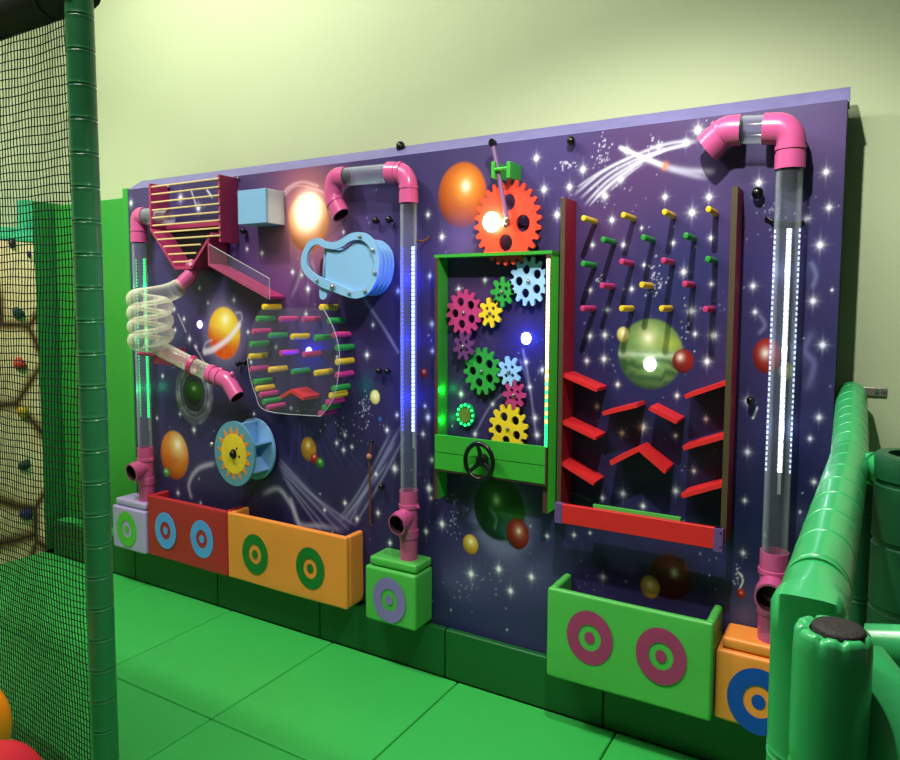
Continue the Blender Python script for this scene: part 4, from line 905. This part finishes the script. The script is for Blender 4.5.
hx = at(491, 222.6, -.052)
lamp(525, 338.5, 5.2, MT['lamp_b'], 'white dome lamp with blue halo in the green frame', '#1828ff', .55)
lamp(198.2, 324.5, 3.2, MT['lamp_p'], 'small violet dome lamp left of the ringed planet', '#8a40ff', .035)
lamp(649, 364.5, 6.2, MT['lamp_w'], 'white dome lamp on the striped green planet', '#c8fff4', .05)
lamp(307.5, 351.5, 4, MT['lamp_bs'], 'blue dome lamp among the pegs in the peg ring', '#1018ff', .50)
lamp(491.5, 222, 8.6, MT['lamp_o'], 'bright orange dome lamp behind the red gear left hole', '#ff9a50', .6, y=-.066)

# ------------------------------------------------------------------ soft play frame, right foreground
def padded(path, r, seams, n=24, caps=True, groove=.05, width=.0035):
    """padded tube with tape seams; path polyline, seams spacing"""
    P = [Vector(p) for p in path]; out = []; rad = []; acc = 0; nxt = seams*.5
    for i in range(len(P)-1):
        d = P[i+1]-P[i]; l = d.length
        ts = [0.0]; 
        k = nxt-acc
        while k < l:
            for e, g in ((-width*5, 0), (-width*2, 0), (-width*1.6, -.012), (-width*.5, groove), (width*.5, groove), (width*1.6, -.012), (width*2, 0), (width*5, 0)):
                t = (k+e)/l
                if 0 < t < 1: ts.append((t, g))
            k += seams; nxt += seams
        acc += l
        for t in ts:
            if isinstance(t, tuple): out.append(P[i]+d*t[0]); rad.append(r*(1-t[1]))
            else: out.append(P[i]+d*t); rad.append(r)
    out.append(P[-1]); rad.append(r)
    return MB().tube(out, rad, n, caps=caps)
RT = .0437
pa = at(851.5, 397, .10); pj = atd(849.5, 460, 1.80)
def corner(vv):
    p = atd(809, vv, .93); i_ = (pj-p).normalized(); sd = i_.cross(Vector((0, 0, 1))).normalized(); nn_ = sd.cross(i_).normalized(); f_ = -Vector((i_.x, i_.y, 0)).normalized()
    return p, i_, sd, nn_, f_
def pv(p): q = [sum(R[i][j]*(p[j]-CAM[j]) for j in range(3)) for i in range(3)]; return F*q[1]/q[2]+CY
for vv in range(600, 700):
    pn, i_, sd_, nn_, f_ = corner(vv)
    if pv(pn+nn_*RT*1.1+f_*RT*1.02) > 596: break
hr = thing('padded_handrail', (pa.x, pa.y, pa.z), 'long green padded handrail sloping from the wall bracket to the corner post', 'handrail')
ins = (pj-pn).normalized()
padded([pa, pj], RT, .075, 26, groove=.03, width=.0016).build('padded_tube', MT['rail_g'], hr, smooth=60)
padded([pj+(pj-pn).normalized()*.02, pn+ins*.10], RT*1.02, .125, 26, groove=.03, width=.0018).build('padded_tube', MT['rail_g'], hr, smooth=60)
p1 = at(864, 391.5, .165); p2 = at(887, 391.5, .165)
br_ = MB().box((pa.x+.02, WY-.008, p1.z-.014), (p2.x, WY-.001, p1.z+.016)).build('wall_bracket', MT['steel'], hr, bevel=.003)
for u in (876.5, 883): 
    p = at(u, 391, WY-.008); MB().tube([(p.x, WY-.012, p.z), (p.x, WY-.008, p.z)], .006, 10).build('screw', MT['metal'], br_)
# corner post below the near end of the handrail
def vpost(name, c, r, z0, z1, m, label, seams=.2, rnd=True, n=28, cat='post'):
    k = max(8, int((z1-z0)/.02)); P = [Vector((c.x, c.y, z0)), Vector((c.x, c.y, z1-.012))]
    mb = padded(P, r, seams, n, caps=True, groove=.06, width=.004)
    if rnd:
        mb.tube([(c.x, c.y, z1-.012), (c.x, c.y, z1-.004), (c.x, c.y, z1)], [r, r*.95, r*.8], n)
    return mb
def addpost(name, mb, m, label): 
    o = mb.build(name, m, smooth=50); tag(o, label, 'post', 'green padded posts'); return o
# square-shouldered wrap at the corner
o = thing('corner_post', (pn.x, pn.y, 0), 'green padded corner post under the near end of the handrail', 'post', 'green padded posts')
mb = padded([(pn.x, pn.y, 0), (pn.x, pn.y, pn.z-.13)], RT*1.03, .085, 26, groove=.06, width=.003); mb.build('padded_tube', MT['rail_g'], o, smooth=50)
mb = MB(); vs = []; W1, H1 = RT*1.03, RT*1.09; NS = 40
secs = [(pn+ins*.10, nn_*H1, 1.0, 1.0), (pn+ins*.07, nn_*H1, 1.0, 1.0), (pn+ins*.03, nn_*H1, .85, 1.0), (pn+ins*.008, nn_*H1+f_*W1*.0, .62, 1.0), (pn, nn_*H1*.96+f_*W1*.94, .52, 1.01), (pn-Vector((0, 0, .008)), f_*W1, .62, 1.0), (pn-Vector((0, 0, .04)), f_*W1, .85, 1.0), (pn-Vector((0, 0, .09)), f_*W1, 1.0, 1.0), (pn-Vector((0, 0, .13)), f_*W1, 1.0, 1.0)]
for c_, o_, e_, k_ in secs:
    for i in range(NS):
        a_ = 2*math.pi*i/NS; c, s_ = math.cos(a_), math.sin(a_)
        c = math.copysign(abs(c)**e_, c); s_ = math.copysign(abs(s_)**e_, s_); vs.append(c_+sd_*W1*c*k_+o_*s_)
fs = [(i*NS+j, i*NS+(j+1) % NS, (i+1)*NS+(j+1) % NS, (i+1)*NS+j) for i in range(len(secs)-1) for j in range(NS)]
mb.add(vs, fs); mb.build('corner_wrap', MT['rail_g'], o, smooth=70)
# post under the handrail joint, collar, hollow post
jc = atd(861, 520, 1.86)
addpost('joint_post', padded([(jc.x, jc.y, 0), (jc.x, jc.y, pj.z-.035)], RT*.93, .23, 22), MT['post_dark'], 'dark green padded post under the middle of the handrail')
dC = 1.62; cpos = atd(917, 455, dC); rc_ = 36*dC/F; ce = atd(892, 470, 1.66)
MB().tube([pj+Vector((.01, 0, -.018)), ce], RT*.72, 20).tube([pj.lerp(ce, .52)+Vector((0, 0, -.009)), pj.lerp(ce, .66)+Vector((0, 0, -.006))], RT*.80, 20).build('joint_collar', MT['rail_g'], hr, smooth=50)
zl = [0]; rl2 = [rc_]
for z in [cpos.z-.36, cpos.z-.205, cpos.z-.065]:
    zl += [z-.02, z-.008, z-.005, z+.005, z+.008, z+.02]; rl2 += [rc_, rc_, rc_*.94, rc_*.94, rc_, rc_]
zl += [cpos.z-.01, cpos.z]; rl2 += [rc_*1.02, rc_*.97]
o = MB().tube([(cpos.x, cpos.y, z) for z in zl], rl2, 30, inner=.70).build('hollow_post', MT['post_dark'], smooth=50); tag(o, 'shaded green padded post with open hollow top at the right edge', 'post', 'green padded posts')  # post stands in shade; that shade is put into its darker vinyl
# front post with scrunched top and dark foam plug
pd = atd(832.5, 640, .80); rD = 35.5*.80/F
fp = thing('front_post', (pd.x, pd.y, 0), 'nearest green padded post with gathered top around a dark foam plug', 'post', 'green padded posts')
ztop = pd.z+.012
mb = MB(); n = 66; prof = [(0, 1.0), (ztop-.175, 1.0), (ztop-.165, 1.0), (ztop-.161, .945), (ztop-.155, .945), (ztop-.151, 1.0), (ztop-.14, 1.0), (ztop-.022, 1.0), (ztop-.006, .985), (ztop, .93), (ztop+.002, .84), (ztop+.002, .74), (ztop-.001, .60)]
vs = []; fs = []
for i, (z, k) in enumerate(prof):
    for j in range(n):
        a_ = 2*math.pi*j/n; w = 0
        if i >= 7: w = (.07*max(0, math.sin(a_*9+.6*math.sin(a_*4)))**5)*[.0, .5, 1.0, 1.1, .7, .2][i-7]
        kk = k-w; vs.append((pd.x+rD*kk*math.cos(a_), pd.y+rD*kk*math.sin(a_), z-w*.10))
for i in range(len(prof)-1):
    for j in range(n): fs.append((i*n+j, i*n+(j+1) % n, (i+1)*n+(j+1) % n, (i+1)*n+j))
mb.add(vs, fs); mb.build('padded_sleeve', MT['rail_g'], fp, smooth=60)
MB().tube([(pd.x+rD*.14, pd.y, ztop-.01), (pd.x+rD*.14, pd.y, ztop+.003), (pd.x+rD*.14, pd.y, ztop+.0055), (pd.x+rD*.14, pd.y, ztop+.0065)], [rD*.69, rD*.69, rD*.64, rD*.4], 30).build('foam_plug', MT['foam'], fp, smooth=50)
# big tube leaving the front post to the lower right, and a rail behind it
ea = atd(852, 675, .86); eb = atd(985, 846, .72)
tag(padded([ea, eb], RT*1.05, .4, 28).build('side_rail', MT['rail_g'], smooth=50), 'thick green padded rail leaving the nearest post to the right', 'handrail')
fa = atd(868, 650, .99); fb = atd(960, 655, .93)
tag(padded([fa, fb], RT*.72, .3, 24).build('far_rail', MT['rail_g'], smooth=50), 'pale green padded rail behind the nearest post at the right edge', 'handrail')

# ------------------------------------------------------------------ soft play frame, left foreground
GY = -1.22
gb = at(93, 400, GY); rG = 12.9*dist(gb)/F
k = [0]; 
o = padded([(gb.x, gb.y, 0), (gb.x, gb.y, 2.75)], rG, .098, 24, groove=.05, width=.003).build('net_post', MT['post'], smooth=50)
tag(o, 'tall dark green padded post with taped seams beside the net', 'post', 'green padded posts')
z_b = (at(0, 36, GY).z+at(66, 17, GY).z)/2
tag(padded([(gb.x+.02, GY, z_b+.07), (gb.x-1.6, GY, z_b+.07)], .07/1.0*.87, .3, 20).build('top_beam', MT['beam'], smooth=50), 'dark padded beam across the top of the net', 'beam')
# safety net: knotted cords
nx_ = int(1.5/.0152); mb = MB(); x_r = gb.x-rG*1.0; rngn = random.Random(3)
zs_ = np.linspace(-.02, z_b+.03, 60)
def netpt(x, z): return (x+.0035*math.sin(z*9+x*5)+.004*math.sin(z*2.7+x*11), GY+.012*math.sin(x*6+z*1.7)+.006*math.sin(z*4+1), z)
def flat(mb, pts, w):
    mb.tube(pts, w, 4, caps=False, stretch=False)
for i in range(nx_):
    x = x_r-i*.0152; flat(mb, [netpt(x+.0016*math.sin(j*1.9+i), z) for j, z in enumerate(zs_)], .0018)
z = -.01; j = 0
while z < z_b+.03:
    flat(mb, [netpt(x_r-1.5*k/40, z+.0025*math.sin(k*.9+j*.5)) for k in range(41)], .0018)
    z += .0205+.0065*max(0, min(1, z/2.2)); j += 1
o = mb.build('safety_net', MT['net'], smooth=0); tag(o, 'black knotted safety net stretched left of the tall dark post', 'net')
# orange roll and red pad in the corner
fw_ = Vector(R[2])
for (u, v, r, m, lb) in [(-27, 722, 42, 'roll', 'orange padded roll at the lower left corner before the net'), (8, 788, 45, 'redpad', 'red padded roll under the orange roll at the lower left corner')]:
    k0 = 2.12 if m == 'roll' else 1.78; c0_ = atd(u, v, k0); r0 = r*k0/F
    tag(MB().tube([c0_-fw_*.30, c0_-fw_*.02, c0_+fw_*.0, c0_+fw_*.012], [r0*.80, r0*.985, r0*.95, r0*.8], 40).build('padded_roll', MT[m], smooth=50), lb, 'roll')

# ------------------------------------------------------------------ light
def spot(name, loc, tgt, e, c, size=.08, ang=120, blend=.6):
    l = bpy.data.lights.new(name, 'SPOT'); l.energy = e; l.color = c; l.shadow_soft_size = size; l.spot_size = math.radians(ang); l.spot_blend = blend
    o = bpy.data.objects.new(name, l); COL.objects.link(o); o.location = loc
    o.rotation_euler = (Vector(tgt)-Vector(loc)).to_track_quat('-Z', 'Y').to_euler(); return o
def area(name, loc, tgt, e, c, sx, sy):
    l = bpy.data.lights.new(name, 'AREA'); l.shape = 'RECTANGLE'; l.energy = e; l.color = c; l.size = sx; l.size_y = sy
    o = bpy.data.objects.new(name, l); COL.objects.link(o); o.location = loc
    o.rotation_euler = (Vector(tgt)-Vector(loc)).to_track_quat('-Z', 'Y').to_euler(); return o
warm = (1, .965, .90)
spot('overhead_spot', (.30, -1.28, 2.98), (.05, -.45, .6), 118, warm, .028, 116, .55)
spot('overhead_spot', (-1.95, -1.45, 3.95), (-1.85, -.3, .8), 118, warm, .04, 150, .5)
area('fill_area', (-1.2, -2.2, 4.4), (-1.2, -1.6, 0), 60, warm, 2.0, .8)  # unseen fill light, added overhead to brighten the floor
s_ = at(307, 211, 0); spot('sun_spotlight', (-.2, -2.0, 3.0), s_, 380, (1, .84, .68), .02, 5.2, .9)
spot('overhead_spot', (-2.5, -1.9, 3.7), (-3.6, -.5, .7), 150, warm, .05, 80, .8)  # added fill spot, no real fitting, brightens the climbing wall
area('fill_area', (-2.5, -1.5, 4.1), (-2.5, .17, 2.5), 17, warm, .6, .4)  # unseen fill light, added to brighten the upper left wall
def glowlight(u, v0, v1, y, col, e, n=3):
    for k in range(n):
        ld = bpy.data.lights.new('strip_glow', 'POINT'); ld.energy = e; ld.color = lin(col); ld.shadow_soft_size = .012
        lo = bpy.data.objects.new('strip_glow', ld); COL.objects.link(lo); lo.location = at(u, v0+(v1-v0)*(k+.5)/n, y)
glowlight(410, 250, 430, PY-.004, '#1c2cff', .85); glowlight(142, 260, 415, PY-.004, '#20ff90', .16); glowlight(783, 230, 470, PY-.004, '#c8d4ff', .10)
glowlight(444, 375, 435, -.04, '#20ff60', .10, 2); glowlight(545, 270, 420, -.10, '#e8ffb0', .06, 2)
w = bpy.data.worlds.new('world'); scn.world = w; w.use_nodes = True
w.node_tree.nodes['Background'].inputs[0].default_value = (.75, .8, .7, 1); w.node_tree.nodes['Background'].inputs[1].default_value = .10
scn.view_settings.view_transform = 'Standard'; scn.view_settings.look = 'None'; scn.view_settings.exposure = .42; scn.view_settings.gamma = .92
scn.cycles.use_denoising = True
scn.cycles.transparent_max_bounces = 24; scn.cycles.max_bounces = 6
scn.cycles.sample_clamp_indirect = 4
